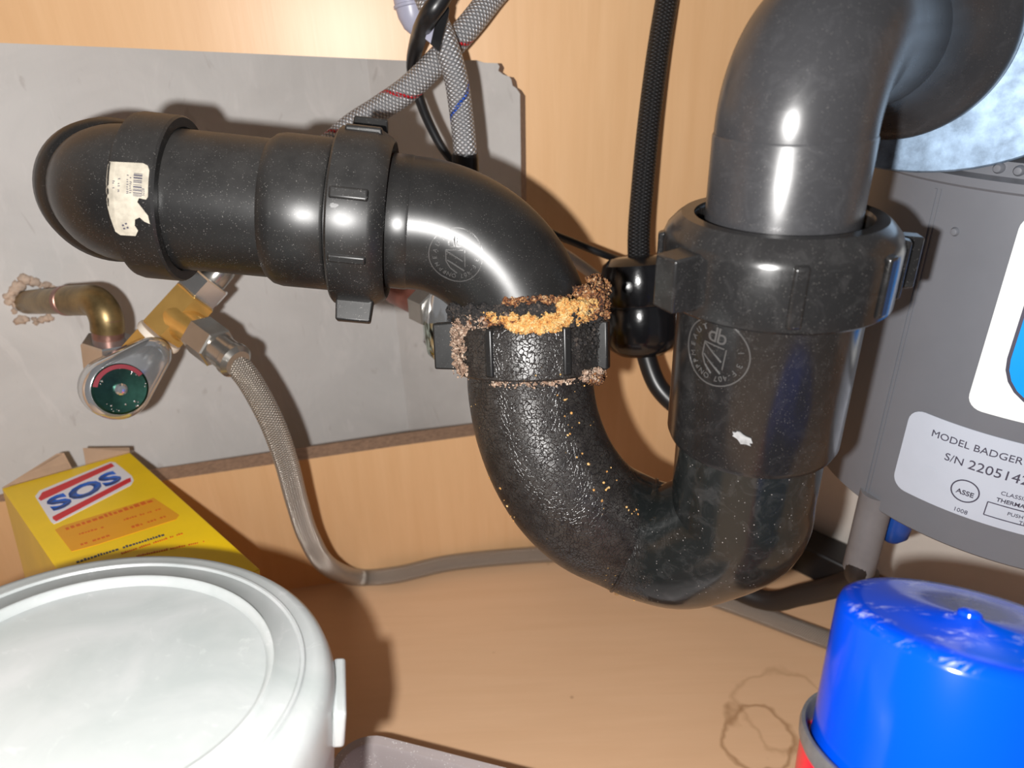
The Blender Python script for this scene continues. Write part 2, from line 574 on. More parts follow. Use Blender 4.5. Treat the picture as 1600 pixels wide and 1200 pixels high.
# flat outlines -------------------------------------------------------------
def rrect(w, h, r, n=6):
    pts = []
    for cx, cy, a0 in ((w / 2 - r, h / 2 - r, 0), (-w / 2 + r, h / 2 - r, 90), (-w / 2 + r, -h / 2 + r, 180), (w / 2 - r, -h / 2 + r, 270)):
        for k in range(n + 1):
            a = R(a0 + 90 * k / n)
            pts.append((cx + r * math.cos(a), cy + r * math.sin(a)))
    return pts

def flat_fill(outline, cell):
    """2-D polygon filled and cut into a grid so that it can be laid over a curved surface."""
    bm = bmesh.new()
    vs = [bm.verts.new((x, y, 0)) for x, y in outline]
    bm.faces.new(vs)
    xs = [p[0] for p in outline]
    ys = [p[1] for p in outline]
    for ax, lo, hi in ((0, min(xs), max(xs)), (1, min(ys), max(ys))):
        k = lo + cell
        while k < hi:
            co = (k, 0, 0) if ax == 0 else (0, k, 0)
            no = (1, 0, 0) if ax == 0 else (0, 1, 0)
            bmesh.ops.bisect_plane(bm, geom=bm.verts[:] + bm.edges[:] + bm.faces[:], plane_co=co, plane_no=no)
            k += cell
    return bm

def ring_flat(r0, r1, n=48, a0=0, a1=360):
    bm = bmesh.new()
    A, B = [], []
    m = n if a1 - a0 >= 360 else n + 1
    for k in range(m):
        a = R(a0 + (a1 - a0) * k / n)
        A.append(bm.verts.new((r0 * math.cos(a), r0 * math.sin(a), 0)))
        B.append(bm.verts.new((r1 * math.cos(a), r1 * math.sin(a), 0)))
    for k in range(n if m == n else n):
        k2 = (k + 1) % m
        if m != n and k2 == 0:
            continue
        bm.faces.new((A[k], B[k], B[k2], A[k2]))
    return bm

def line_flat(p, q, wd):
    bm = bmesh.new()
    p, q = V((*p, 0)), V((*q, 0))
    d = (q - p).normalized()
    nrm = V((-d.y, d.x, 0)) * wd / 2
    n = 6
    A = [bm.verts.new(p.lerp(q, k / n) - nrm) for k in range(n + 1)]
    B = [bm.verts.new(p.lerp(q, k / n) + nrm) for k in range(n + 1)]
    for k in range(n):
        bm.faces.new((A[k], A[k + 1], B[k + 1], B[k]))
    return bm

def text_flat(body, size, offset=0.0, align='LEFT', shear=0.0, spacing=1.0):
    cu = bpy.data.curves.new('lettering', 'FONT')
    cu.body = body
    cu.size = size
    cu.offset = offset
    cu.shear = shear
    cu.align_x = align
    cu.space_character = spacing
    cu.resolution_u = 3
    o = bpy.data.objects.new('lettering', cu)
    COL.objects.link(o)
    dg = bpy.context.evaluated_depsgraph_get()
    dg.update()
    me = bpy.data.meshes.new_from_object(o.evaluated_get(dg))
    bm = bmesh.new()
    bm.from_mesh(me)
    bpy.data.objects.remove(o)
    bpy.data.curves.remove(cu)
    bpy.data.meshes.remove(me)
    return bm

def join_bm(dst, src, mat4=None):
    if mat4 is not None:
        bmesh.ops.transform(src, matrix=mat4, verts=src.verts)
    me = bpy.data.meshes.new('tmp')
    src.to_mesh(me)
    src.free()
    dst.from_mesh(me)
    bpy.data.meshes.remove(me)
    return dst

def warp(bm, fn, thick=0.0002):
    """lay a flat mesh on a surface given by fn(x, y) -> (point, normal) and give it a little body."""
    cache = {v: fn(v.co.x, v.co.y) for v in bm.verts}
    ret = bmesh.ops.solidify if False else None
    top = {}
    for v, (p, n) in cache.items():
        v.co = p + n * thick
    bm.normal_update()
    f0 = next(iter(bm.faces), None)
    if f0 is not None:
        v0 = f0.verts[0]
        if f0.normal.dot(cache[v0][1]) < 0:
            bmesh.ops.reverse_faces(bm, faces=bm.faces[:])
    # skirt down to the surface
    be = [e for e in bm.edges if e.is_boundary]
    low = {}
    for e in be:
        for v in e.verts:
            if v not in low:
                p, n = cache[v]
                low[v] = bm.verts.new(p - n * 0.0002)
    for e in be:
        a, b = e.verts
        try:
            bm.faces.new((b, a, low[a], low[b]))
        except ValueError:
            pass
    return bm

def bvh_of(*objs):
    out = []
    for o in objs:
        bm = bmesh.new()
        bm.from_mesh(o.data)
        bm.transform(parent_world(o))
        out.append(BVHTree.FromBMesh(bm))
        bm.free()
    return out

def proj_fn(bvhs, origin, X, Y, Z):
    """surface lookup: drop the flat point at origin + x*X + y*Y along -Z on to the surface."""
    def fn(x, y):
        s = V(origin) + X * x + Y * y + Z * 0.04
        best = None
        for b in bvhs:
            h = b.ray_cast(s, -Z, 0.1)
            if h[0] is not None and (best is None or h[3] < best[3]):
                best = h
        if best is None:
            return s - Z * 0.04, Z
        n = best[1]
        if n.dot(Z) < 0:
            n = -n
        return best[0], n
    return fn

def surface_hit(bvhs, px, py):
    r = ray(px, py).normalized()
    best = None
    for b in bvhs:
        h = b.ray_cast(CAM, r, 2)
        if h[0] is None:
            h = b.find_nearest(CAM + r * 0.25)
        if h[0] is not None and (best is None or h[3] < best[3]):
            best = h
    return best[0], best[1]

# ------------------------------------------------------------------ the cabinet
def panel_with_hole(outer, hole, s0, off, thick, mats, name):
    bm = bmesh.new()
    def pt(s, z, o):
        return WA + WU * s + V((0, 0, z)) + WN * o
    loops2 = [[V((a, b, 0)) for a, b in outer], [V((a, b, 0)) for a, b in hole]]
    flatp = outer + hole
    front = [bm.verts.new(pt(a, b, off)) for a, b in flatp]
    back = [bm.verts.new(pt(a, b, off - thick)) for a, b in flatp]
    for tri in tessellate_polygon(loops2):
        try:
            bm.faces.new([front[i] for i in tri]).material_index = 0
            bm.faces.new([back[i] for i in reversed(tri)]).material_index = 0
        except ValueError:
            pass
    for st, ln in ((0, len(outer)), (len(outer), len(hole))):
        for k in range(ln):
            i, j = st + k, st + (k + 1) % ln
            bm.faces.new((front[i], front[j], back[j], back[i])).material_index = 1
    bmesh.ops.recalc_face_normals(bm, faces=bm.faces)
    return mesh_obj(name, bm, mats, smooth=False)

def sz(px, py):
    p = WALL(px, py)
    return ((p - WA).dot(WU), p.z)

hole_px = [(0, 67), (200, 75), (420, 85), (640, 95), (745, 94), (757, 98), (784, 99), (788, 106), (786, 113), (794, 119), (803, 121), (807, 127), (809, 137), (815, 141),
           (821, 150), (822, 250), (823, 390), (823, 520), (822, 668), (760, 678), (620, 697), (450, 722), (260, 750)]
hole = [sz(*p) for p in hole_px]
hole.append((-0.285, hole[-1][1] - 0.002))
hole.append((-0.285, hole[0][1] + 0.001))
rng = random.Random(3)
panel = panel_with_hole([(-0.40, 0.0), (0.70, 0.0), (0.70, 0.56), (-0.40, 0.56)], hole, 0, 0.0, 0.016, [M['wood_v'], M['raw']], 'wall_back')
structure(panel)

fb = bmesh.new()
bmesh.ops.create_grid(fb, x_segments=2, y_segments=2, size=0.62)
bmesh.ops.translate(fb, vec=(0.05, 0.10, 0), verts=fb.verts)
floor = structure(mesh_obj('floor', fb, M['wood_f'], smooth=False))

# drywall corner behind the cut-out
dw_corner = PL(608, 400, WA - WN * 0.115, WN)
dw_corner.z = 0
lw_dir = (V((-0.30, WA.y + (-0.30 - WA.x) * WU.y / WU.x, 0)) - WN * 0.020 - dw_corner)
rw_dir = ((WA + WU * 0.155 - WN * 0.022) - dw_corner)
rw_dir.z = 0
def dry(name, p, d, ext, th=0.012):
    bm = bmesh.new()
    d = d.copy(); d.z = 0
    e = p + d * ext
    nn = V((d.y, -d.x, 0)).normalized()
    if nn.y > 0:
        nn = -nn
    vs = [p, e]
    pts = []
    for q in (p, e, e - nn * th, p - nn * th):
        pts.append((bm.verts.new(q + V((0, 0, 0.0))), bm.verts.new(q + V((0, 0, 0.56)))))
    for i in range(4):
        j = (i + 1) % 4
        bm.faces.new((pts[i][0], pts[j][0], pts[j][1], pts[i][1]))
    bm.faces.new([p_[1] for p_ in pts])
    bm.faces.new([p_[0] for p_ in reversed(pts)])
    bmesh.ops.recalc_face_normals(bm, faces=bm.faces)
    return structure(mesh_obj(name, bm, M['drywall'], smooth=False))
dw_left = dry('wall_left', dw_corner, lw_dir, 1.6)
dw_right = dry('wall_right', dw_corner, rw_dir, 1.0)
LN = V((lw_dir.y, -lw_dir.x, 0)).normalized()
if LN.y > 0:
    LN = -LN
def DRY(px, py, off=0.0):
    return PL(px, py, dw_corner + LN * off, LN)

# cabinet sides and top, outside the frame
def slab(name, c, size, mat):
    return structure(mesh_obj(name, box_bm(c, (1, 0, 0), (0, 1, 0), (0, 0, 1), size), mat, smooth=False))
slab('wall_side', (-0.50, 0.22, 0.28), (0.016, 0.26, 0.56), M['wood_v'])
slab('wall_far_side', (0.575, 0.28, 0.28), (0.016, 0.44, 0.56), M['wood_v'])

# ------------------------------------------------------------------ drain pipe from the wall
RUN0 = P(150, 299, 0.2465)
KNEE = V((0.0072, 0.2572, 0.2905))
RD = (KNEE - RUN0).normalized()
def RUN(px):
    """point on the run axis under picture column px"""
    lo, hi = -0.05, 0.25
    for _ in range(40):
        m = (lo + hi) / 2
        v = RUN0 + RD * m - CAM
        x = 800 + F_PX * v.dot(RT) / v.dot(FW)
        if x < px: lo = m
        else: hi = m
    return (lo + hi) / 2

drain = thing('drain_pipe', 'dusty black horizontal drain pipe with torn white sticker, coming out of the grey wall', 'pipe', RUN0 + V((0, 0.1, 0)))
CORN = RUN0 + RD * RUN(203)
wall_dir = (P(181, 298, 0.277) - CORN).normalized()
e0 = RUN0 + RD * RUN(275)
elb = fillet([e0, CORN, CORN + wall_dir * 0.045], 0.0135, 20)
end_elbow = mesh_obj('end_elbow', tube_bm(elb, 0.0238, 56), M['abs'], drain)
c0 = CORN + wall_dir * 0.026
mesh_obj('wall_collar', lathe_bm([(0.0232, -0.002), (0.0252, 0.0), (0.0268, 0.003), (0.0270, 0.020), (0.0235, 0.0205), (0.0235, 0.09)], c0, wall_dir), M['abs_clean'], drain)
t0, t1 = RUN(222), RUN(288)
collar = mesh_obj('collar', lathe_bm([(0.026, t0), (0.0279, t0 + 0.0012), (0.0284, t0 + 0.003), (0.0284, t1), (0.0278, t1 + 0.0008), (0.0248, t1 + 0.0008), (0.0245, t1 - 0.001)], RUN0, RD, 72), M['abs'], drain)
t2 = RUN(545)
pipe_o = mesh_obj('pipe_section', lathe_bm([(0.0242, t1 - 0.004), (0.0242, t2)], RUN0, RD, 64), M['abs'], drain)
a0, a1 = RUN(432), RUN(524)
coupling = mesh_obj('coupling', lathe_bm([(0.0245, a0 - 0.001), (0.0262, a0 + 0.0012), (0.0268, a0 + 0.004), (0.0268, a1 - 0.001), (0.0262, a1), (0.0255, a1 + 0.0002), (0.0255, a1 + 0.004)], RUN0, RD, 72), M['abs'], drain)

def lug_bm(c, radial, axial, length, depth, width, taper=0.8):
    tang = axial.cross(radial).normalized()
    return box_bm(c, axial, tang, radial, (length, width, depth), taper=taper)

def slip_nut(parent, origin, axis, r_in, r_out, length, lugs, mat, name='slip_nut', hint=None, lug_mat=None, shoulder=0.0052, seg=96):
    """ring nut: chamfered shoulder at the far end (t = length), lugs = [(angle, depth, width, length, t_mid, taper)]"""
    x, y, a = frame_from(V(axis), hint)
    L = length
    prof = [(r_in, 0.0), (r_out - 0.0008, 0.0), (r_out, 0.0008), (r_out, L * 0.72), (r_out - 0.0012, L * 0.84), (r_out - shoulder * 0.7, L * 0.95), (r_out - shoulder, L), (r_in + 0.0008, L), (r_in, L - 0.0012), (r_in, 0.0)]
    nut = mesh_obj(name, lathe_bm(prof, origin, axis, seg, hint=hint, close=False), mat, parent)
    for ang, dep, wd, ln, tm, tp in lugs:
        rad = x * math.cos(R(ang)) + y * math.sin(R(ang))
        mesh_obj('lug', lug_bm(V(origin) + a * tm + rad * (r_out + dep / 2 - 0.0012), rad, a, ln, dep + 0.0024, wd, tp), lug_mat or mat, nut, bevel=min(0.0007, wd * 0.2))
    return nut

n0, n1 = RUN(530), RUN(612)
hint_up = V((0, 0, 1))
# angle 0 = up, 90 = towards camera side (checked below by the cross product)
xx, yy, aa = frame_from(RD, hint_up)
sgn = 1 if yy.y < 0 else -1
nutL = slip_nut(drain, RUN0 + RD * n0, RD, 0.0266, 0.0312, n1 - n0,
    [(sgn * 4, 0.0012, 0.0035, 0.0135, 0.0085, 0.9), (-sgn * 28, 0.0055, 0.004, 0.0135, 0.0085, 0.9), (sgn * 62, 0.0010, 0.0042, 0.0135, 0.0075, 0.9),
     (sgn * 101, 0.0009, 0.0030, 0.0135, 0.0075, 0.9), (sgn * 148, 0.0068, 0.0050, 0.0135, 0.0085, 0.9), (-sgn * 90, 0.0012, 0.004, 0.0135, 0.008, 0.9)], M['abs'], hint=hint_up, shoulder=0.0034)
mesh_obj('washer', lathe_bm([(0.0236, n1 - 0.006), (0.0265, n1 - 0.006), (0.0265, n1 - 0.0024), (0.0236, n1 - 0.0024)], RUN0, RD, 48, close=False), M['red_washer'], drain)

# ------------------------------------------------------------------ the trap
TX, TY = 0.0072, 0.2572
IX, IY = 0.0800, 0.2032
TILT = Matrix.Translation((TX, TY, 0.2905)) @ Matrix.Rotation(R(-17), 4, 'X') @ Matrix.Translation((-TX, -TY, -0.2905))
def tl(p):
    return TILT @ V(p)
trap = thing('drain_trap', 'glossy black U-shaped drain trap with yellow crust around its leaking left nut', 'drain trap', V((TX, TY, 0.147)))
swp = fillet([RUN0 + RD * RUN(585), KNEE, tl((TX, TY, 0.240))], 0.046, 28)
swivel = mesh_obj('swivel_elbow', tube_bm(swp, 0.0237, 64), M['abs_clean'], trap)
# stepped mouth of the elbow inside the nut
s1 = RUN(622)
mesh_obj('elbow_shoulder', lathe_bm([(0.0236, s1 - 0.004), (0.0240, s1 - 0.003), (0.0240, s1 + 0.004), (0.0237, s1 + 0.005)], RUN0, RD, 64, close=False), M['abs_clean'], trap)

zc = 0.2136
LEG = V((TX, TY, 0)) ; INL = V((IX, IY, 0))
hd = (INL - LEG)
rr = hd.length / 2
hu = hd.normalized()
mid = (LEG + INL) / 2
hw = hd.length
UPTS = [(0, .252), (0, .243), (0, .234), (.0025, .2215), (.0085, .2085), (.0175, .1965), (.029, .1855), (.043, .1768), (.056, .1735), (.0685, .1765), (.0790, .1850), (hw - .0005, .1985), (hw, .212), (hw, .230), (hw, .262)]
def uoff(a, b):
    # the left leg leans a little: its foot comes forward, fading out along the bend
    k = max(0.0, 1 - a / 0.055)
    d = tl((TX, TY, b)) - V((TX, TY, b))
    return V((0, d.y * k * k * (3 - 2 * k), 0))
ub = catmull([LEG + hu * a + V((0, 0, b)) + uoff(a, b) for a, b in UPTS], 6)
ubend = mesh_obj('trap_bend', tube_bm(ub, 0.0242, 72), M['grime'], trap)
# moulded joint between the two halves of the bend
jk = 7 * 6 + 3
jp = ub[jk]
jd = (ub[jk + 1] - ub[jk - 1]).normalized()
mesh_obj('bend_joint', lathe_bm([(0.0241, -0.0005), (0.0248, 0.0), (0.0248, 0.0007), (0.0241, 0.0012)], jp, jd, 72, close=False), M['grime'], trap)
# inlet hub
hub = mesh_obj('inlet_hub', lathe_bm([(0.0243, 0.2335), (0.0268, 0.2345), (0.0276, 0.2365), (0.0276, 0.297), (0.0225, 0.297)], INL, (0, 0, 1), 80, close=False), M['abs_wax'], trap)
RA = V((1, 0, 0))
def ang_to(px_frac):
    return px_frac
nutR = slip_nut(trap, INL + V((0, 0, 0.2845)), (0, 0, 1), 0.0240, 0.0336, 0.0245,
    [(a, d, wd, ln, 0.0105, tp) for a, d, wd, ln, tp in (
        (206, 0.0078, 0.0095, 0.0165, 0.92), (170, 0.0012, 0.004, 0.018, 0.9), (260, 0.0011, 0.0042, 0.0185, 0.9), (306, 0.0011, 0.0042, 0.0185, 0.9), (338, 0.0012, 0.0042, 0.0185, 0.9), (352, 0.006, 0.006, 0.0165, 0.92), (90, 0.0012, 0.004, 0.018, 0.9), (30, 0.006, 0.006, 0.0165, 0.92))],
    M['abs_wax'], name='inlet_nut', hint=RA)
nutT = slip_nut(trap, LEG + V((0, 0, 0.2400)), (0, 0, 1), 0.0246, 0.0276, 0.0225,
    [(a, d, wd, ln, 0.010, tp) for a, d, wd, ln, tp in (
        (172, 0.0092, 0.0062, 0.0185, 0.95), (238, 0.0012, 0.0034, 0.0185, 0.9), (296, 0.0010, 0.0034, 0.0185, 0.9), (338, 0.0032, 0.0050, 0.0185, 0.95), (70, 0.005, 0.005, 0.0185, 0.9), (120, 0.0012, 0.0036, 0.0185, 0.9))],
    M['grime'], name='trap_nut', hint=RA, lug_mat=M['abs_clean'])
nutT['label'] = 'trap nut caked with black residue'

# mineral crust ---------------------------------------------------------------
ICO = {}
for _sub in (1, 2, 3):
    _b = bmesh.new()
    bmesh.ops.create_icosphere(_b, subdivisions=_sub, radius=1.0)
    _b.verts.index_update()
    ICO[_sub] = ([v.co.copy() for v in _b.verts], [[v.index for v in f.verts] for f in _b.faces])
    _b.free()

class Grains:
    """collects many small rough grains and links them as one mesh"""
    def __init__(self):
        self.v, self.f = [], []
    def add(self, c, r, rnd, sq=(1, 1, 1), sub=2):
        rot = Matrix.Rotation(rnd.uniform(0, 6.28), 3, V((rnd.uniform(-1, 1), rnd.uniform(-1, 1), rnd.uniform(-1, 1))).normalized())
        sd = V((rnd.uniform(0, 50), rnd.uniform(0, 50), rnd.uniform(0, 50)))
        n0 = len(self.v)
        vs, fs = ICO[sub]
        for d in vs:
            k = 1 + 0.55 * noise.noise(d * 1.8 + sd) + 0.45 * noise.noise(d * 4.5 + sd) + (0.4 * noise.noise(d * 9.0 + sd) if sub > 2 else 0)
            self.v.append(V(c) + rot @ (V((d.x * sq[0], d.y * sq[1], d.z * sq[2])) * (r * k)))
        self.f.extend([[n0 + q for q in f] for f in fs])
    def build(self, name, mat, parent=None):
        me = bpy.data.meshes.new(name)
        me.from_pydata([tuple(v) for v in self.v], [], self.f)
        me.materials.append(mat)
        for p in me.polygons:
            p.use_smooth = True
        o = bpy.data.objects.new(name, me)
        COL.objects.link(o)
        if parent is not None:
            o.parent = parent
            o.matrix_parent_inverse = parent_world(parent).inverted()
        return o

def cyl_pt(a, r, z):
    return V((TX + r * math.cos(R(a)), TY + r * math.sin(R(a)), z))

def crust(name, label, mat, spec, seed):
    rnd = random.Random(seed)
    gr = Grains()
    spec = list(spec) + [(a0 - 2, a1 + 2, r0 - .0002, r1 + .0007, z0 - .0006, z1 + .0007, .0002, .0006, cnt * 3) for (a0, a1, r0, r1, z0, z1, s0, s1, cnt) in spec]
    for (a0, a1, r0, r1, z0, z1, s0, s1, cnt) in spec:
        for _ in range(cnt):
            a = rnd.uniform(a0, a1)
            t = rnd.random()
            rad = s0 + (s1 - s0) * rnd.random() ** 2
            gr.add(cyl_pt(a, rnd.uniform(r0, r1), rnd.uniform(z0, z1)), rad, rnd, (rnd.uniform(.7, 1.2), rnd.uniform(.7, 1.2), rnd.uniform(.7, 1.1)), 1 if rad < .0005 else (2 if rad < .0013 else 3))
    o = gr.build(name, mat, nutT)
    o['label'] = label
    o['kind'] = 'stuff'
    return o

crust('yellow_crust', 'bright yellow crumbly mineral crust', M['crust_y'], [
    (252, 296, 0.0258, 0.0278, 0.2588, 0.2625, 0.0008, 0.0020, 110),
    (262, 290, 0.0270, 0.0282, 0.2575, 0.2610, 0.0008, 0.0018, 60),
    (292, 322, 0.0258, 0.0282, 0.2600, 0.2665, 0.0008, 0.0022, 110),
    (232, 256, 0.0255, 0.0270, 0.2610, 0.2635, 0.0006, 0.0013, 60)], 1)
crust('brown_crust', 'rust brown grainy mineral crust', M['crust_b'], [
    (316, 365, 0.0230, 0.0290, 0.2605, 0.2715, 0.0008, 0.0024, 230),
    (322, 350, 0.0262, 0.0300, 0.2600, 0.2690, 0.0008, 0.0020, 60),
    (328, 366, 0.0235, 0.0275, 0.2700, 0.2745, 0.0006, 0.0014, 60),
    (250, 305, 0.0236, 0.0250, 0.2655, 0.2685, 0.0006, 0.0013, 130),
    (205, 260, 0.0262, 0.0278, 0.2600, 0.2625, 0.0005, 0.0012, 60),
    (318, 350, 0.0255, 0.0285, 0.2370, 0.2405, 0.0006, 0.0016, 30)], 2)
crust('black_crust', 'black lumpy residue', M['crust_k'], [
    (165, 232, 0.0235, 0.0275, 0.2610, 0.2665, 0.0010, 0.0026, 90),
    (168, 208, 0.0245, 0.0290, 0.2620, 0.2755, 0.0010, 0.0024, 110),
    (208, 232, 0.0262, 0.0282, 0.2600, 0.2650, 0.0008, 0.0020, 50),
    (225, 315, 0.0238, 0.0268, 0.2622, 0.2660, 0.0008, 0.0020, 150),
    (300, 350, 0.0262, 0.0290, 0.2590, 0.2640, 0.0006, 0.0016, 50),
    (300, 345, 0.0265, 0.0280, 0.2450, 0.2600, 0.0005, 0.0012, 70),
    (370, 520, 0.0238, 0.0272, 0.2610, 0.2660, 0.0010, 0.0026, 60)], 3)
crust('pale_crust', 'pinkish white dried deposit', M['crust_w'], [
    (188, 214, 0.0266, 0.0292, 0.2400, 0.2590, 0.0006, 0.0014, 80),
    (196, 236, 0.0264, 0.0282, 0.2585, 0.2625, 0.0005, 0.0012, 60),
    (310, 338, 0.0256, 0.0288, 0.2385, 0.2420, 0.0006, 0.0015, 40),
    (235, 310, 0.0247, 0.0262, 0.2385, 0.2402, 0.0004, 0.0009, 40)], 4)
# crumbs clinging to the outer curve of the bend
rnd = random.Random(9)
gr = Grains()
for _ in range(150):
    ki = rnd.randrange(8, 50)
    th = rnd.choice((rnd.gauss(2.75, 0.35), rnd.gauss(2.3, 0.35), rnd.gauss(0.35, 0.2)))
    c = ub[ki]
    tg_ = (ub[ki + 1] - ub[ki - 1]).normalized()
    side = V((hu.y, -hu.x, 0))
    out = tg_.cross(side).normalized()
    if out.dot(V((0, 0, 1)) + hu) > 0:
        out = -out
    nrm = out * math.cos(math.pi - th) + side * math.sin(math.pi - th)
    gr.add(c + nrm * 0.0242, rnd.uniform(0.0002, 0.0006), rnd, sub=1)
cr = gr.build('crumbs', M['crust_y'], ubend)
cr['kind'] = 'stuff'
cr['label'] = 'tiny yellow specks of dried deposit'
# loose crumb under the bend
gr = Grains()
gr.add(FL(965, 926) + V((0, 0, 0.002)), 0.0026, random.Random(5), sub=3)
tag(gr.build('crust_crumb', M['crust_y']), 'small orange crumb fallen on the wooden floor below the trap bend', 'crumb')

for o_ in [nutT] + list(nutT.children):
    o_.data.transform(TILT)
# moulded round trade mark, laid on the curved surface
def maker_mark(parent, bvhs, px, py, rad, rot=0.0):
    p, n = surface_hit(bvhs, px, py)
    if n.dot(ray(px, py)) > 0:
        n = -n
    X = (RT - n * RT.dot(n)).normalized()
    Y = n.cross(X)
    X, Y = X * math.cos(rot) + Y * math.sin(rot), Y * math.cos(rot) - X * math.sin(rot)
    fn = proj_fn(bvhs, p, X, Y, n)
    k = rad / 10.0
    bm = ring_flat(9.75 * k, 10.1 * k, 64)
    join_bm(bm, text_flat('db', 6.6 * k, 0.0, 'CENTER', spacing=0.85), Matrix.Translation((0, 3.2 * k, 0)))
    sh = [(-3.6, 2.2), (-3.6, -2.0), (-2.2, -4.6), (0.2, -6.6)]
    for a, b in zip(sh, sh[1:]):
        join_bm(bm, line_flat((a[0] * k, a[1] * k), (b[0] * k, b[1] * k), 0.35 * k))
    for a, b in (((-3.6, 2.2), (2.8, 2.2)), ((3.4, 2.2), (3.4, -4.0)), ((-3.4, 1.8), (2.6, -2.0)), ((-3.2, -1.6), (3.0, -5.6))):
        join_bm(bm, line_flat((a[0] * k, a[1] * k), (b[0] * k, b[1] * k), 0.35 * k))
    words = [('MEAUT', 205, 125), ('PP', 235, 222), ('ON', 262, 248), ('F-407', 330, 285), ('1-3', 20, 350)]
    for wtxt, aa0, aa1 in words:
        m = len(wtxt)
        for i, ch in enumerate(wtxt):
            ang = R(aa0 + (aa1 - aa0) * (i / max(1, m - 1)))
            tb = text_flat(ch, 2.3 * k, 0, 'CENTER')
            if len(tb.verts):
                join_bm(bm, tb, Matrix.Rotation(ang - math.pi / 2, 4, 'Z') @ Matrix.Translation((0, 7.0 * k, 0)))
            else:
                tb.free()
    warp(bm, fn, 0.00022)
    o = mesh_obj('maker_mark', bm, M['abs_mark'], parent, smooth=False)
    return o
bv_sw = bvh_of(swivel)
maker_mark(swivel, bv_sw, 712, 400, 0.0092)
bv_hub = bvh_of(hub)
maker_mark(hub, bv_hub, 1116, 551, 0.0104, rot=-0.05)

# white scuff on the hub
def blotch(parent, bvhs, px, py, wd, ht, mat, name, seed, rot=0.0, thick=0.0003):
    p, n = surface_hit(bvhs, px, py)
    if n.dot(ray(px, py)) > 0:
        n = -n
    X = (RT - n * RT.dot(n)).normalized()
    Y = n.cross(X)
    X, Y = X * math.cos(rot) + Y * math.sin(rot), Y * math.cos(rot) - X * math.sin(rot)
    rnd = random.Random(seed)
    out = []
    for k in range(18):
        a = 2 * math.pi * k / 18
        q = 1 + rnd.uniform(-0.28, 0.25)
        out.append((wd / 2 * q * math.cos(a), ht / 2 * q * math.sin(a)))
    bm = flat_fill(out, max(wd, ht) / 4)
    warp(bm, proj_fn(bvhs, p, X, Y, n), thick)
    return mesh_obj(name, bm, mat, parent)
blotch(hub, bv_hub, 1160, 685, 0.0062, 0.0030, M['smear'], 'paint_smear', 14, rot=-0.45)
blotch(nutL, bvh_of(nutL), 522, 321, 0.0026, 0.0016, M['smear'], 'paint_smear', 6)

# torn sticker on the collar ----------------------------------------------------
bvc = bvh_of(collar)
sp, sn = surface_hit(bvc, 198, 312)
if sn.dot(ray(198, 312)) > 0:
    sn = -sn
sX = RD.copy()
sX = (sX - sn * sX.dot(sn)).normalized()
sY = sn.cross(sX)
mm = 0.001
outl = [(-7.2, 10.0), (-6.2, 11.2), (4.6, 11.8), (6.2, 11.2), (6.9, 9.8), (6.9, 1.6), (6.2, 0.6), (4.0, 0.9), (3.4, -0.4), (4.9, -2.2), (6.6, -4.4), (6.9, -7.0), (5.2, -6.4), (3.8, -5.2), (2.2, -6.0), (1.8, -8.0), (2.6, -9.6), (1.4, -11.4), (-3.6, -11.6), (-5.0, -10.6), (-6.0, -6.0), (-6.9, -0.6), (-6.3, 0.6), (-7.2, 1.6), (-7.2, 3.0), (-6.6, 3.3), (-7.2, 3.8)]
sb = flat_fill([(x * mm * 0.94, y * mm * 0.98) for x, y in outl], 0.0014)
stick_fn = proj_fn(bvc, sp, sX, sY, sn)
warp(sb, stick_fn, 0.00012)
stk = mesh_obj('sticker', sb, plain('sticker_paper', srgb(158, 151, 137), 0.7, var=0.25, scale=260), drain, smooth=False)
stk['label'] = 'torn white bar code sticker'
ib = bmesh.new()
rnd = random.Random(21)
y = 8.2
while y > 1.2:
    h = rnd.choice((0.16, 0.28, 0.45))
    join_bm(ib, line_flat((2.0 * mm, y * mm), (4.6 * mm, y * mm), h * mm))
    y -= h + rnd.choice((0.22, 0.35, 0.5))
for col in (0.9, 0.0, -2.6, -4.2):
    y = 8.0 if col > -1 else 6.0
    while y > 1.8:
        h = rnd.uniform(0.25, 0.55)
        if rnd.random() < (0.8 if col > -1 else 0.5):
            join_bm(ib, line_flat((col * mm, y * mm), ((col + rnd.uniform(0.35, 0.7)) * mm, (y + rnd.uniform(-0.2, 0.2)) * mm), 0.25 * mm))
        y -= h + 0.25
join_bm(ib, text_flat('5228', 1.2 * mm), Matrix.Translation((6.0 * mm * 0.9, 1.6 * mm, 0)) @ Matrix.Rotation(math.pi / 2, 4, 'Z'))
for q in ((-2.2, -8.2), (-1.2, -7.6), (-2.0, -9.2), (-0.9, -8.8)):
    join_bm(ib, line_flat((q[0] * mm, q[1] * mm), ((q[0] + 0.6) * mm, (q[1] + 0.2) * mm), 0.5 * mm))
warp(ib, stick_fn, 0.00020)
mesh_obj('bar_code', ib, M['ink'], stk, smooth=False)

# ------------------------------------------------------------------ garbage disposal
DX, DY, DR, DZ = 0.243, 0.291, 0.089, 0.160
DAX = V((DX, DY, 0))
disp = thing('garbage_disposal', 'grey cylindrical garbage disposal hanging at the right with white and silver labels', 'disposal', V((DX, DY, DZ)))
body = mesh_obj('housing', lathe_bm([(0.0, DZ + 0.004), (0.070, DZ + 0.004), (0.072, DZ), (DR - 0.0012, DZ), (DR, DZ + 0.0012), (DR, 0.3035), (DR + 0.0012, 0.3045), (DR + 0.0012, 0.3075), (DR - 0.0030, 0.3085), (DR - 0.003, 0.3135), (DR - 0.018, 0.315), (DR - 0.034, 0.33), (0.05, 0.40), (0.05, 0.43), (0.05, 0.52), (0, 0.52)], DAX, (0, 0, 1), 128), M['grey_body'], disp)

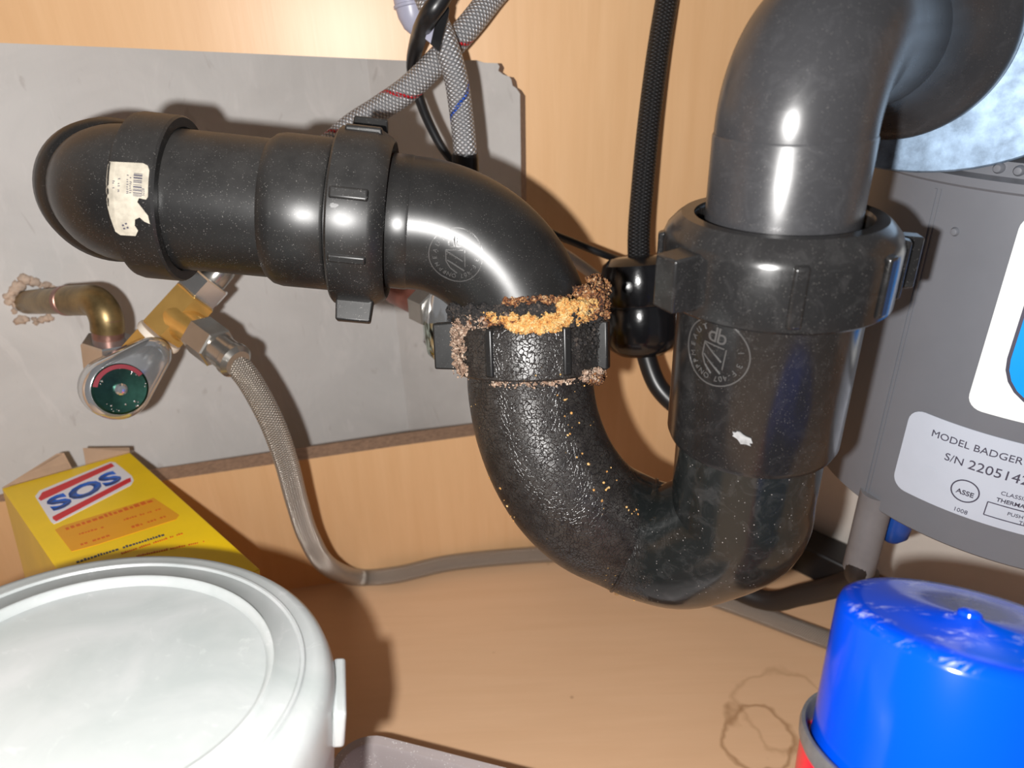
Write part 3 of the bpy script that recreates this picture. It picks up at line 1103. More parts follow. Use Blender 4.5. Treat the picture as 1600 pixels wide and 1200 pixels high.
def CYL(px, py, r=DR):
    d = ray(px, py)
    o = V((CAM.x - DX, CAM.y - DY))
    A = d.x * d.x + d.y * d.y
    B = 2 * (o.x * d.x + o.y * d.y)
    Cc = o.dot(o) - r * r
    t = (-B - math.sqrt(max(0, B * B - 4 * A * Cc))) / (2 * A)
    q = CAM + d * t
    return math.atan2(q.y - DY, q.x - DX), q.z

def cyl_fn(phi0, z0, r):
    def fn(x, y):
        ph = phi0 + x / r
        n = V((math.cos(ph), math.sin(ph), 0))
        return V((DX, DY, z0 + y)) + n * r, n
    return fn
# seam
ph, _ = CYL(1405, 540)
mesh_obj('seam', warp(line_flat((0, 0.0), (0, 0.140), 0.0011), cyl_fn(ph, 0.1615, DR), 0.0005), M['grey_body'], body)
mesh_obj('seam', warp(line_flat((0, 0.0), (0, 0.140), 0.0006), cyl_fn(ph + 0.022, 0.1615, DR), 0.0004), M['grey_body'], body)
# dimple
ph, z = CYL(1492, 362)
mesh_obj('rivet', lathe_bm([(0, 0.0014), (0.0012, 0.001), (0.0017, 0.0), (0.0017, -0.001)], V((DX + DR * math.cos(ph), DY + DR * math.sin(ph), z)), V((math.cos(ph), math.sin(ph), 0)), 16), M['grey_body'], body)
for q in (1556, 1590):
    ph, z = CYL(q, 262)
    mesh_obj('rim_bolt', lathe_bm([(0.0018, -0.002), (0.0018, 0.0012), (0.0012, 0.0022), (0, 0.0024)], V((DX + (DR - 0.003) * math.cos(ph), DY + (DR - 0.003) * math.sin(ph), 0.3112)), V((math.cos(ph), math.sin(ph), 0)), 16), M['grey_body'], body)

# silver data label
pl, zl = CYL(1407, 705)
LW, LH = 0.086, 0.0385
lab_phi = pl + LW / 2 / DR
lab_z = 0.1962
lab = mesh_obj('data_label', warp(flat_fill(rrect(LW, LH, 0.006), 0.004), cyl_fn(lab_phi, lab_z, DR), 0.00025), M['lab_silver'], disp)
lab['label'] = 'silver data label with grey lettering'
def lab_put(bmf, px, py, name='lettering', scale_w=None, parent=lab, mat='ink', th=0.0004):
    p_, z_ = CYL(px, py)
    if scale_w:
        xs = [v.co.x for v in bmf.verts]
        k = scale_w / (max(xs) - min(xs))
        bmesh.ops.transform(bmf, matrix=Matrix.Diagonal((k, k, 1, 1)), verts=bmf.verts)
    warp(bmf, cyl_fn(p_, z_, DR), th)
    return mesh_obj(name, bmf, M[mat], parent, smooth=False)
def arc_w(a, b):
    return DR * (CYL(*b)[0] - CYL(*a)[0])
lab_put(text_flat('MODEL BADGER', 0.005), 1455, 680, scale_w=arc_w((1455, 680), (1597, 722)))
lab_put(text_flat('S/N', 0.005), 1475, 717, scale_w=arc_w((1475, 717), (1503, 727)))
lab_put(text_flat('22051428', 0.006), 1511, 731, scale_w=arc_w((1511, 731), (1597, 765)) * 8 / 6.6)
lab_put(ring_flat(0.0046, 0.0051, 48), 1508, 767, 'emblem')
lab_put(text_flat('ASSE', 0.0030, 0.00005, 'CENTER'), 1507, 773)
lab_put(text_flat('1008', 0.0026, 0, 'CENTER'), 1500, 800)
lab_put(text_flat('CLASSIFIED', 0.0024), 1563, 772)
lab_put(text_flat('THERMALLY PROTECTED', 0.0024, 0.00004), 1556, 782)
bxm = bmesh.new()
for a, b in (((0, 0), (0.034, 0)), ((0.034, 0), (0.034, 0.0062)), ((0.034, 0.0062), (0, 0.0062)), ((0, 0.0062), (0, 0))):
    join_bm(bxm, line_flat(a, b, 0.0004))
lab_put(bxm, 1537, 803, 'lettering_box')
lab_put(text_flat('PUSH RED', 0.0022), 1573, 804)
lab_put(text_flat('TO RESET', 0.0022), 1591, 818)
# smudge on the label
lab_put(flat_fill([(0.0028 * math.cos(R(a)), 0.0034 * math.sin(R(a))) for a in range(0, 360, 30)], 0.002), 1453, 740, 'smudge', mat='smudge' if 'smudge' in M else 'lab_silver', th=0.0003)

# white brand panel with the blue field
pw, _ = CYL(1532, 560)
WW = 0.11
pan_z0, pan_z1 = 0.2240, 0.2985
pan = mesh_obj('front_label', warp(flat_fill(rrect(WW, pan_z1 - pan_z0, 0.0055), 0.004), cyl_fn(pw + WW / 2 / DR, (pan_z0 + pan_z1) / 2, DR), 0.0006), M['lab_white'], disp)
pan['label'] = 'white front label with blue field'
pb, _ = CYL(1571, 590)
bh = 0.0285
outb = rrect(0.084, bh * 2, 0.016)
lab_put_z = 0.2312 + bh
for nm, gr, mt, th in (('field_outline', 0.0012, 'ink', 0.0008), ('blue_field', 0.0, 'blue_ink', 0.0010)):
    bmf = flat_fill(rrect(0.084 + gr * 2, bh * 2 + gr * 2, 0.016 + gr), 0.004)
    warp(bmf, cyl_fn(pb + 0.042 / DR, lab_put_z, DR), th)
    mesh_obj(nm, bmf, M[mt], pan, smooth=False)

# zinc flange plate and outlet boss
FC = P(1414, 30, 0.237)
NF = V((IX - FC.x, IY - FC.y, 0)).normalized()
FC.z = 0.3535
side = V((-NF.y, NF.x, 0))
pc = FC - NF * 0.009 + V((0, 0, -0.005)) + side * 0.006
ps = []
for k in range(64):
    a = 2 * math.pi * k / 64
    ps.append((0.062 * math.cos(a), 0.0415 * math.sin(a)))
bm = bmesh.new()
fr_ = [bm.verts.new(pc + side * x + V((0, 0, y)) + NF * 0.0015) for x, y in ps]
bk_ = [bm.verts.new(pc + side * x + V((0, 0, y)) - NF * 0.0015) for x, y in ps]
bm.faces.new(fr_)
bm.faces.new(bk_[::-1])
for i in range(64):
    j = (i + 1) % 64
    bm.faces.new((fr_[i], bk_[i], bk_[j], fr_[j]))
bmesh.ops.recalc_face_normals(bm, faces=bm.faces)
mesh_obj('flange_plate', bm, M['zinc'], disp, bevel=0.0008)
mesh_obj('outlet_boss', lathe_bm([(0.036, 0), (0.036, 0.06)], FC - NF * 0.013, -NF, 48), M['grey_body'], disp)
# conduit sleeve and its cord, blue knob below the housing
sl0 = P(1364, 800, 0.325)
sl0.z = DZ + 0.004
sl_bot = V((sl0.x, sl0.y, 0.121))
sleeve = mesh_obj('cord_sleeve', tube_bm([V((sl0.x, sl0.y, DZ + 0.006)), V((sl0.x, sl0.y, 0.14)), sl_bot], 0.0073, 28), M['grey_tube'], disp)
cp = [sl_bot + V((0, 0, 0.01)), sl_bot + V((0, 0, -0.003)), P(1352, 898, 0.365), P(1310, 915, 0.395), P(1250, 930, 0.420), P(1195, 938, 0.440), P(1110, 905, 0.46)]
cpp = catmull(cp, 8)
cbm = tube_bm(cpp, [0.0062] * len(cpp), 20)
mesh_obj('power_cord', cbm, M['dark_cord'], disp)
for k_ in (-1, 1):
    pass
bp = P(1398, 822, 0.335)
mesh_obj('blue_knob', lathe_bm([(0, -0.008), (0.004, -0.0075), (0.0068, -0.004), (0.0072, 0.002), (0.006, 0.008), (0.006, DZ + 0.006 - bp.z)], bp, (0, 0, 1), 24), plain('blue_knob_plastic', srgb(20, 60, 130), 0.3), disp)

# ------------------------------------------------------------------ discharge elbow
elbow = thing('discharge_elbow', 'black rubbery elbow pipe bolted to the disposal and dropping into the right nut', 'pipe', INL + V((0, 0, 0.29)))
topz = FC.z
ep = fillet([INL + V((0, 0, 0.285)), INL + V((0, 0, topz)), V((FC.x, FC.y, topz)) - NF * 0.001], 0.0222, 28)
tub_e = mesh_obj('elbow_tube', tube_bm(ep, 0.0213, 72), M['abs_elbow'], elbow)
mesh_obj('tube_end', lathe_bm([(0.0210, 0.2900), (0.02165, 0.2905), (0.02165, 0.3305), (0.0214, 0.3311), (0.0210, 0.3311)], INL, (0, 0, 1), 80, close=False), M['abs_elbow'], elbow)
mesh_obj('flange', lathe_bm([(0.0211, 0.030), (0.0228, 0.021), (0.0260, 0.014), (0.0295, 0.008), (0.0322, 0.0045), (0.0338, 0.0030), (0.0344, 0.0015), (0.0344, -0.0040), (0.0336, -0.006), (0.02, -0.006)], V((FC.x, FC.y, topz)), NF, 80), M['abs_elbow'], elbow)

# ------------------------------------------------------------------ shut-off valve with brass tee
def valve_body():
    w0 = DRY(46, 472, 0.002)
    w1 = P(100, 470, 0.372)
    w2 = P(166, 468, 0.352)
    w3 = P(170, 545, 0.362)
    valve = thing('shutoff_valve', 'chrome shut-off valve with brass tee on a tarnished copper stub below the drain pipe', 'valve', w0)
    stub = catmull(fillet([w0 - LN * 0.01 - V((0.003, 0, 0)), w1, w2], 0.02, 4), 2)
    mesh_obj('stub_pipe', tube_bm([w0 - (w1 - w0).normalized() * 0.01, w1, w1.lerp(w2, 0.3)], 0.0070, 28), M['verdigris'], valve)
    mesh_obj('solder_ring', lathe_bm([(0.0069, 0), (0.0080, 0.0006), (0.0080, 0.004), (0.0069, 0.0046)], w1.lerp(w2, 0.02), w2 - w1, 28, close=False), M['copper'], valve)
    mesh_obj('copper_elbow', tube_bm(fillet([w1.lerp(w2, 0.15), w2, w2.lerp(w3, 0.62)], 0.010, 12), 0.0079, 30), M['verdigris'], valve)
    mesh_obj('riser', tube_bm([w2.lerp(w3, 0.35), w3], 0.0074, 28), M['copper'], valve)
    mesh_obj('compression_nut', hexa_bm(P(169, 530, 0.357), P(174, 578, 0.365), 0.0126, rot=0.3), M['chrome'], valve)
    t0 = P(196, 585, 0.362)
    mesh_obj('valve_barrel', lathe_bm([(0.0075, -0.004), (0.0085, 0), (0.0085, 0.018), (0.007, 0.024)], P(178, 600, 0.37), (P(215, 560, 0.36) - P(178, 600, 0.37)), 32), M['chrome'], valve)
    b0, b1, b2, b3, b4 = P(213, 566, 0.36), P(246, 529, 0.360), P(254, 520, 0.360), P(307, 462, 0.362), P(330, 437, 0.363)
    mesh_obj('brass_nut', hexa_bm(b0, b1, 0.0112, rot=0.25), M['brass'], valve)
    ax = (b2 - b1)
    mesh_obj('thread_tape', lathe_bm([(0.009, -0.0008), (0.0112, -0.0004), (0.0116, 0.0010), (0.0112, 0.0028), (0.009, 0.0030)], b1, ax, 32), M['tape'], valve)
    tee = mesh_obj('brass_tee', hexa_bm(b2 - ax * 0.1, b3, 0.0122, rot=0.25), M['brass'], valve)
    o0 = b2.lerp(b3, 0.42)
    o1 = P(322, 530, 0.352)
    mesh_obj('tee_outlet', lathe_bm([(0.0105, 0.0), (0.0105, 0.006), (0.0085, 0.012), (0.0085, (o1 - o0).length)], o0, o1 - o0, 32), M['brass'], valve)
    # stamped dashes on the tee
    mesh_obj('top_nut', hexa_bm(b3, b4, 0.0118, rot=0.15), M['chrome'], valve)
    # teardrop handle facing the room
    hc = P(183, 606, 0.338)
    n = (CAM - hc).normalized() * 0.9 + V((0, 0, -0.10)) + RT * 0.22
    n.normalize()
    X = (RT - n * RT.dot(n)).normalized()
    Y = n.cross(X)
    def rounded(r0, r1, dist, ang):
        pts = []
        c1 = V((math.cos(ang), math.sin(ang))) * dist
        off = math.acos((r0 - r1) / dist)
        for k in range(25):
            a = ang + off + (2 * math.pi - 2 * off) * k / 24
            pts.append((r0 * math.cos(a), r0 * math.sin(a)))
        for k in range(13):
            a = ang - off + 2 * off * k / 12
            pts.append((c1.x + r1 * math.cos(a), c1.y + r1 * math.sin(a)))
        return pts
    bm = bmesh.new()
    levels = [(-0.011, 0.86), (-0.008, 1.0), (0.002, 1.0), (0.0045, 0.93), (0.0055, 0.80)]
    outl = rounded(0.0152, 0.0085, 0.0225, R(43))
    rings = [[bm.verts.new(hc + X * x * k + Y * y * k + n * h) for x, y in outl] for h, k in levels]
    for A, B in zip(rings, rings[1:]):
        for i in range(len(A)):
            j = (i + 1) % len(A)
            bm.faces.new((A[i], A[j], B[j], B[i]))
    bm.faces.new(rings[0][::-1])
    bm.faces.new(rings[-1])
    bmesh.ops.recalc_face_normals(bm, faces=bm.faces)
    h = mesh_obj('handle', bm, M['chrome'], valve, angle=R(50))
    mesh_obj('handle_face', lathe_bm([(0.0122, 0.003), (0.0122, 0.0066), (0.0112, 0.0072), (0.004, 0.0064), (0, 0.0064)], hc, n, 48), plain('dark_green_metal', srgb(44, 78, 68), 0.28, 0.9, var=0.3, scale=140), h)
    mesh_obj('handle_screw', lathe_bm([(0.0028, 0.006), (0.0028, 0.0082), (0.0018, 0.0092), (0, 0.0094)], hc, n, 24), M['chrome'], h)
    rb = ring_flat(0.0098, 0.0118, 32, 35, 170)
    def fnf(x, y):
        return hc + X * x + Y * y + n * 0.0071, n
    mesh_obj('red_band', warp(rb, fnf, 0.0004), plain('red_enamel', srgb(120, 14, 34), 0.6), h)
    dots = Grains()
    rnd = random.Random(2)
    for k in range(26):
        a = R(rnd.choice((rnd.uniform(40, 165), rnd.uniform(-60, 60), rnd.uniform(180, 330))))
        q = rnd.uniform(0.0075, 0.0112)
        c = hc + X * q * math.cos(a) + Y * q * math.sin(a) + n * 0.0070
        dots.add(c, rnd.uniform(0.0003, 0.0007), rnd, sub=1)
    d = dots.build('raised_dots', M['chrome'], h)
    d['kind'] = 'stuff'
    # stamp on the brass facet
    return valve, b4, o1, (b4 - b3).normalized(), (o1 - o0).normalized()
valve, hot_end, out_end, hot_dir, out_dir = valve_body()
# broken plaster around the stub
gr = Grains()
rnd = random.Random(12)
wc = DRY(52, 470, 0.0)
uL = V((-LN.y, LN.x, 0))
for k in range(46):
    a = rnd.uniform(0, 2 * math.pi)
    q = rnd.uniform(0.0085, 0.0115)
    gr.add(wc + uL * q * math.cos(a) * 1.1 + V((0, 0, 1)) * q * math.sin(a) * 1.25, rnd.uniform(0.0012, 0.0030), rnd, sub=2)
pl_ = gr.build('plaster_crumble', plain('broken_plaster', srgb(190, 168, 150), 0.9, var=0.3, scale=200, bump=0.5), dw_left)
pl_['kind'] = 'stuff'

# ------------------------------------------------------------------ hoses and cables
def hose(name, label, pts, rad, mat, cat='hose', seg=22, n=10):
    root = thing(name, label, cat, pts[0])
    mesh_obj('tube', tube_bm(catmull(pts, n), rad, seg), mat, root)
    return root

# grey braided hot line: from the faucet down behind the drain pipe to the tee
hot_pts = [P(830, -70, 0.345), P(775, -12, 0.342), P(735, 38, 0.340), P(690, 88, 0.342), P(640, 137, 0.346), P(590, 172, 0.350), P(540, 206, 0.352), P(450, 290, 0.354), P(372, 385, 0.358), hot_end + hot_dir * 0.012, hot_end + hot_dir * 0.002]
hot = hose('supply_hose', 'grey braided supply hose with red tracer threads crossing the cutout diagonally', hot_pts, 0.0061, M['braid_red'])
mesh_obj('ferrule', lathe_bm([(0.0072, 0), (0.0076, 0.001), (0.0072, 0.009), (0.0064, 0.011)], hot_end - hot_dir * 0.001, hot_dir, 28), M['nickel'], hot)
cold_pts = [P(640, -70, 0.326), P(672, 10, 0.326), P(697, 70, 0.326), P(713, 125, 0.332), P(721, 180, 0.339), P(726, 225, 0.343), P(727, 246, 0.346)]
cold = hose('supply_hose', 'grey braided supply hose with blue tracer threads hanging straight down beside the red-flecked one', cold_pts, 0.0057, M['braid_blue'])
cd_ = (cold_pts[-1] - cold_pts[-2]).normalized()
mesh_obj('ferrule', lathe_bm([(0.0062, -0.002), (0.0066, 0), (0.0066, 0.016), (0.0056, 0.018)], cold_pts[-1], cd_, 24), M['black_rub'], cold)
mesh_obj('connector', tube_bm(catmull([cold_pts[-1] + cd_ * 0.014, P(728, 330, 0.365), P(712, 420, 0.372), P(702, 468, 0.375)], 8), 0.0050, 20), M['braid_steel'], cold)
# cold valve stub half hidden behind the swivel elbow
cv = thing('shutoff_valve', 'chrome shut-off valve on a reddish copper stub, half hidden behind the trap elbow', 'valve', P(640, 470, 0.39))
mesh_obj('copper_pipe', tube_bm([P(575, 420, 0.46), P(620, 455, 0.40), P(668, 478, 0.372)], 0.0078, 24), plain('reddish_copper', srgb(150, 92, 78), 0.4, 0.6, var=0.35, scale=60), cv)
mesh_obj('compression_nut', hexa_bm(P(660, 474, 0.374), P(682, 484, 0.366), 0.0112), M['nickel'], cv)
mesh_obj('valve_body', lathe_bm([(0.0, -0.016), (0.007, -0.016), (0.0095, -0.013), (0.0095, 0.010), (0.0075, 0.013), (0.0075, 0.020), (0, 0.02)], P(692, 497, 0.366), (P(697, 450, 0.366) - P(692, 520, 0.366)), 32), M['chrome'], cv)
mesh_obj('valve_cap', lathe_bm([(0.0, 0.014), (0.006, 0.0135), (0.0085, 0.010), (0.009, 0.0), (0.009, -0.006)], P(690, 522, 0.364), (P(693, 540, 0.362) - P(690, 520, 0.366)), 28), plain('greenish_chrome', (0.45, 0.52, 0.46), 0.14, 1.0), cv)

# steel hose from the tee to the floor and away to the right
sp_ = [out_end + out_dir * 0.020, P(392, 598, 0.352), P(425, 660, 0.358), P(447, 720, 0.370), P(463, 780, 0.388), P(482, 838, 0.412), P(512, 884, 0.440), FL(560, 902, 0.0068), FL(620, 898, 0.0064), FL(700, 880, 0.0064), FL(800, 864, 0.0064) - V((0, 0.004, 0)), FL(890, 866, 0.0064), FL(960, 880, 0.0064), FL(1060, 915, 0.0064), FL(1160, 950, 0.0064), FL(1240, 980, 0.0064), FL(1310, 1006, 0.0064), FL(1420, 1050, 0.0064)]
steel = hose('braided_hose', 'steel braided hose curving down from the brass tee and lying along the floor', sp_, 0.0061, M['braid_steel'])
mesh_obj('hose_nut', hexa_bm(out_end - out_dir * 0.006, out_end + out_dir * 0.010, 0.0105, rot=0.4), M['nickel'], steel)
mesh_obj('ferrule', lathe_bm([(0.0080, 0), (0.0080, 0.009), (0.0088, 0.010), (0.0088, 0.013), (0.0066, 0.015)], out_end + out_dir * 0.010, out_dir, 30), M['nickel'], steel)

# black pull-out hose with counterweight
bh_pts = [P(1052, -60, 0.366), P(1040, 10, 0.367), P(1027, 90, 0.369), P(1014, 190, 0.372), P(1004, 290, 0.376), P(998, 370, 0.380), P(1000, 440, 0.384), P(1006, 520, 0.390), P(1010, 556, 0.393), P(1030, 606, 0.393), P(1070, 640, 0.388), P(1120, 640, 0.380), P(1180, 600, 0.37), P(1210, 500, 0.36)]
pull = hose('pullout_hose', 'black braided pull-out faucet hose hanging in front of the wooden back', bh_pts[:8], 0.0060, M['braid_black'])
mesh_obj('loop', tube_bm(catmull(bh_pts[7:], 10), 0.0054, 22), M['black_rub'], pull)
wt0, wt1 = P(997, 400, 0.378), P(1003, 553, 0.390)
wl = (wt1 - wt0).length
weight = thing('hose_weight', 'glossy black counterweight clamped on the pull-out hose between the two pipes', 'weight', wt1)
mesh_obj('weight_body', lathe_bm([(0.0070, 0), (0.0150, 0.0006), (0.0192, 0.004), (0.0205, 0.010), (0.0208, wl * 0.45), (0.0203, wl * 0.47), (0.0208, wl * 0.49), (0.0208, wl - 0.010), (0.0178, wl - 0.004), (0.0130, wl - 0.0004), (0.0060, wl)], wt0, wt1 - wt0, 48), M['black_gloss'], weight)
mesh_obj('clamp_screw', lathe_bm([(0.003, -0.001), (0.003, 0.0015), (0, 0.0018)], wt0.lerp(wt1, 0.3) + (CAM - wt0).normalized() * 0.0186 - RT * 0.006, CAM - wt0, 18), M['black_gloss'], weight)

# thin black cable
cab = [P(715, -60, 0.298), P(690, -5, 0.300), P(668, 28, 0.306), P(652, 66, 0.334), P(645, 106, 0.357), P(654, 150, 0.362), P(674, 200, 0.364), P(702, 246, 0.366), P(760, 305, 0.368), P(850, 358, 0.376), P(900, 380, 0.384), P(950, 400, 0.390), P(985, 410, 0.412), P(1060, 430, 0.43)]
cable = thing('faucet_cable', 'thin black cable looping past the braided hoses towards the counterweight', 'cable', cab[0])
cp_ = catmull(cab, 10)
rads = []
for i in range(len(cp_)):
    t = i / (len(cp_) - 1)
    rads.append(0.0042 if t < 0.2 else (0.0040 - 0.0014 * (t - 0.2) / 0.2 if t < 0.4 else max(0.0020, 0.0026 - (t - 0.4) * 0.003)))
mesh_obj('tube', tube_bm(cp_, rads, 18), M['black_rub'], cable)
# folded tag on the cable
tg = thing('cable_tag', 'black tag with a pale edge hanging at the top by the hose crossing', 'tag', P(690, 20, 0.314))
def quad_slab(pxs, d, th):
    bm = bmesh.new()
    f = [bm.verts.new(P(x, y, d)) for x, y in pxs]
    b = [bm.verts.new(P(x, y, d) + FW * th) for x, y in pxs]
    bm.faces.new(f)
    bm.faces.new(b[::-1])
    for i in range(len(f)):
        j = (i + 1) % len(f)
        bm.faces.new((f[i], b[i], b[j], f[j]))
    bmesh.ops.recalc_face_normals(bm, faces=bm.faces)
    return bm
mesh_obj('flap', quad_slab([(691, -20), (702, 14), (700, 26), (686, 80), (671, 66)], 0.3155, 0.0014), M['black_rub'], tg, smooth=False, bevel=0.0003)
mesh_obj('pale_edge', quad_slab([(690, -20), (692, -20), (673, 67), (664, 60)], 0.3140, 0.0012), M['lavender'], tg, smooth=False, bevel=0.0003)
lv = thing('plastic_clip', 'pale grey rounded plastic end poking in at the top edge', 'clip', P(643, 10, 0.345))
mesh_obj('tip', lathe_bm([(0.0075, -0.03), (0.0076, 0.0), (0.0070, 0.006), (0.0052, 0.011), (0.0025, 0.0140), (0, 0.0145)], P(640, 4, 0.345), (P(648, 40, 0.349) - P(640, 0, 0.345)), 28), M['lavender'], lv)
mesh_obj('ridge', lathe_bm([(0.0070, 0), (0.0082, 0.0006), (0.0082, 0.0018), (0.0070, 0.0024)], P(640, 4, 0.345), (P(648, 40, 0.349) - P(640, 0, 0.345)), 28, close=False), M['lavender'], lv)
pw_pts = [P(840, 372, 0.395), P(880, 396, 0.395), P(915, 420, 0.396), P(950, 446, 0.398), P(1010, 480, 0.415)]
tag(mesh_obj('pale_cable', tube_bm(catmull(pw_pts, 8), 0.0031, 16), M['pale_wire']), 'short stretch of pale grey cable behind the elbow shadow, left of the counterweight', 'cable')

# ------------------------------------------------------------------ steel wool pad box
TL, TR = P(3, 763, 0.385), P(203, 707, 0.385 * 1.115)
bx_x = (TR - TL)
BWd = bx_x.length
bx_x.normalize()
bx_y = V((-0.7040, 0.7090, -0.042))       # from the near end towards the flaps
bx_y = (bx_y - bx_x * bx_y.dot(bx_x)).normalized()
bx_z = bx_x.cross(bx_y).normalized()
BL = 0.165
BH = (TL.z) / max(0.3, bx_z.z) - 0.004
bc = (TL + TR) / 2 - bx_y * (BL / 2) - bx_z * (BH / 2)
padbox = thing('soap_pad_box', 'yellow cardboard box with red, white and blue SOS logo and open flaps', 'box', bc - bx_z * BH / 2)
card = mesh_obj('carton', box_bm(bc, bx_x, bx_y, bx_z, (BWd, BL, BH)), M['yellow_card'], padbox, smooth=False, bevel=0.0005)
def flap(px4, th=0.0008):
    bm = bmesh.new()
    f = [bm.verts.new(q) for q in px4]
    nn = (px4[1] - px4[0]).cross(px4[2] - px4[0]).normalized() * th
    b = [bm.verts.new(q + nn) for q in px4]
    bm.faces.new(f)
    bm.faces.new(b[::-1])
    for i in range(len(f)):
        j = (i + 1) % len(f)
        bm.faces.new((f[i], b[i], b[j], f[j]))
    bmesh.ops.recalc_face_normals(bm, faces=bm.faces)
    return bm
def at_depth_of(px, py, ref):
    return P(px, py, (ref - CAM).dot(FW))
mesh_obj('flap', flap([TL, TL.lerp(TR, 0.52), at_depth_of(103, 712, TL.lerp(TR, 0.5)) + bx_y * 0.004, at_depth_of(92, 713, TL.lerp(TR, 0.5)) + bx_y * 0.004]), M['kraft'], padbox, smooth=False)
mesh_obj('flap', flap([TL.lerp(TR, 0.63), TR, at_depth_of(206, 704, TR) + bx_y * 0.004, at_depth_of(133, 705, TL.lerp(TR, 0.65)) + bx_y * 0.004]), M['kraft'], padbox, smooth=False)
# print: box face frame, x to the right along bx_x, y from the top edge (flaps) downwards
def face_fn(x, y):
    return TL + bx_x * x - bx_y * y, bx_z
def face_xy(px, py):
    q = PL(px, py, TL, bx_z)
    return ((q - TL).dot(bx_x), -(q - TL).dot(bx_y))
def decal_poly(pxs, mat, th, name, parent=card):
    bm = bmesh.new()
    bm.faces.new([bm.verts.new((*face_xy(*p), 0)) for p in pxs])
    return mesh_obj(name, warp(bm, face_fn, th), M[mat], parent, smooth=False)
logo = decal_poly([(55, 776), (62, 767), (172, 722), (180, 723), (206, 744), (209, 751), (205, 758), (92, 816), (84, 819), (80, 816)], 'print_white', 0.0002, 'logo')
decal_poly([(60, 780), (66, 770), (174, 724), (179, 729), (64, 783)], 'print_red', 0.0003, 'logo_bar', logo)
decal_poly([(83, 812), (82, 808), (198, 749), (204, 747), (205, 753), (88, 815)], 'print_red', 0.0003, 'logo_bar', logo)
tb = text_flat('SOS', 0.016, 0.0008, 'LEFT', spacing=1.06)
xs = [v.co.x for v in tb.verts]; ys = [v.co.y for v in tb.verts]
x0, x1, y0, y1 = min(xs), max(xs), min(ys), max(ys)
q00, q10, q01 = V((*face_xy(85, 801), 0)), V((*face_xy(194, 750), 0)), V((*face_xy(69, 783), 0))
for v in tb.verts:
    a = (v.co.x - x0) / (x1 - x0)
    b = (v.co.y - y0) / (y1 - y0)
    v.co = q00 + (q10 - q00) * a + (q01 - q00) * b
mesh_obj('logo_lettering', warp(tb, face_fn, 0.0004), M['print_blue'], logo, smooth=False)
orange = decal_poly([(86, 828), (98, 822), (240, 778), (280, 805), (275, 812), (150, 852), (112, 862)], 'print_orange', 0.0002, 'print_panel')
def scribble(p0, p1, h, mat, name, seed, parent=card, dens=0.85):
    """line of small unreadable print"""
    rnd = random.Random(seed)
    a, b = V((*face_xy(*p0), 0)), V((*face_xy(*p1), 0))
    L = (b - a).length
    d = (b - a) / L
    n = V((-d.y, d.x, 0))
    bm = bmesh.new()
    t = 0
    while t < L:
        wdt = h * rnd.uniform(0.35, 0.7)
        if rnd.random() < dens:
            hh = h * rnd.choice((0.7, 0.75, 1.0))
            c = [a + d * t, a + d * (t + wdt), a + d * (t + wdt) - n * hh, a + d * t - n * hh]
            bm.faces.new([bm.verts.new(v) for v in c])
        t += wdt + h * 0.22
    mesh_obj(name, warp(bm, face_fn, 0.0003), M[mat], parent, smooth=False)
scribble((104, 829), (241, 784), 0.0036, 'print_rust', 'print_line', 1, orange, 0.93)
scribble((118, 838), (160, 826), 0.0018, 'print_rust', 'print_line', 2, orange)
scribble((194, 814), (250, 797), 0.0018, 'print_rust', 'print_line', 3, orange)
scribble((127, 853), (170, 839), 0.0024, 'print_rust', 'print_line', 4, orange)
scribble((207, 826), (258, 809), 0.0024, 'print_rust', 'print_line', 5, orange)
scribble((120, 880), (260, 836), 0.0018, 'ink', 'print_line', 6, card, 0.9)
scribble((190, 866), (290, 833), 0.0013, 'print_rust', 'print_line', 7)
scribble((210, 871), (320, 847), 0.0013, 'print_rust', 'print_line', 8)

# ------------------------------------------------------------------ milky tub
JN = V((0.155, 0.146, 0.977)).normalized()
JC = P(154, 1056, 0.180)
jar = thing('plastic_tub', 'milky white round plastic tub with a snap lid in the lower left corner', 'tub', JC - JN * 0.17)
k = 1.0
lid_prof = [(0, -0.0016), (0.036, -0.0016), (0.0405, -0.0014), (0.0416, 0.0010), (0.0424, 0.0012), (0.0434, -0.0002), (0.0535, 0.0), (0.0555, -0.0004), (0.0575, -0.0022), (0.0590, -0.006), (0.0597, -0.014), (0.0598, -0.0185), (0.0585, -0.0185)]
lid = mesh_obj('lid', lathe_bm(lid_prof[::-1], JC, JN, 128, close=False), M['tub'], jar, angle=R(60))
mesh_obj('lid_ridge', lathe_bm([(0.0490, -0.0004), (0.0497, 0.0006), (0.0505, 0.0006), (0.0512, -0.0004)], JC, JN, 128, close=False), M['tub'], lid)
bodyj = mesh_obj('tub_body', lathe_bm([(0.0, -0.180), (0.050, -0.170), (0.0525, -0.167), (0.0612, -0.085), (0.0595, -0.0195), (0.0565, -0.0185), (0.0585, -0.012), (0.0585, -0.006)], JC, JN, 128, close=False), M['tub'], jar)
tabdir = (FL(533, 1030, JC.z - 0.01) - JC)
tabdir = (tabdir - JN * tabdir.dot(JN)).normalized()
mesh_obj('lid_tab', box_bm(JC + tabdir * 0.0603 - JN * 0.0135, JN.cross(tabdir), JN, tabdir, (0.022, 0.012, 0.0035)), M['tub'], lid, bevel=0.001)

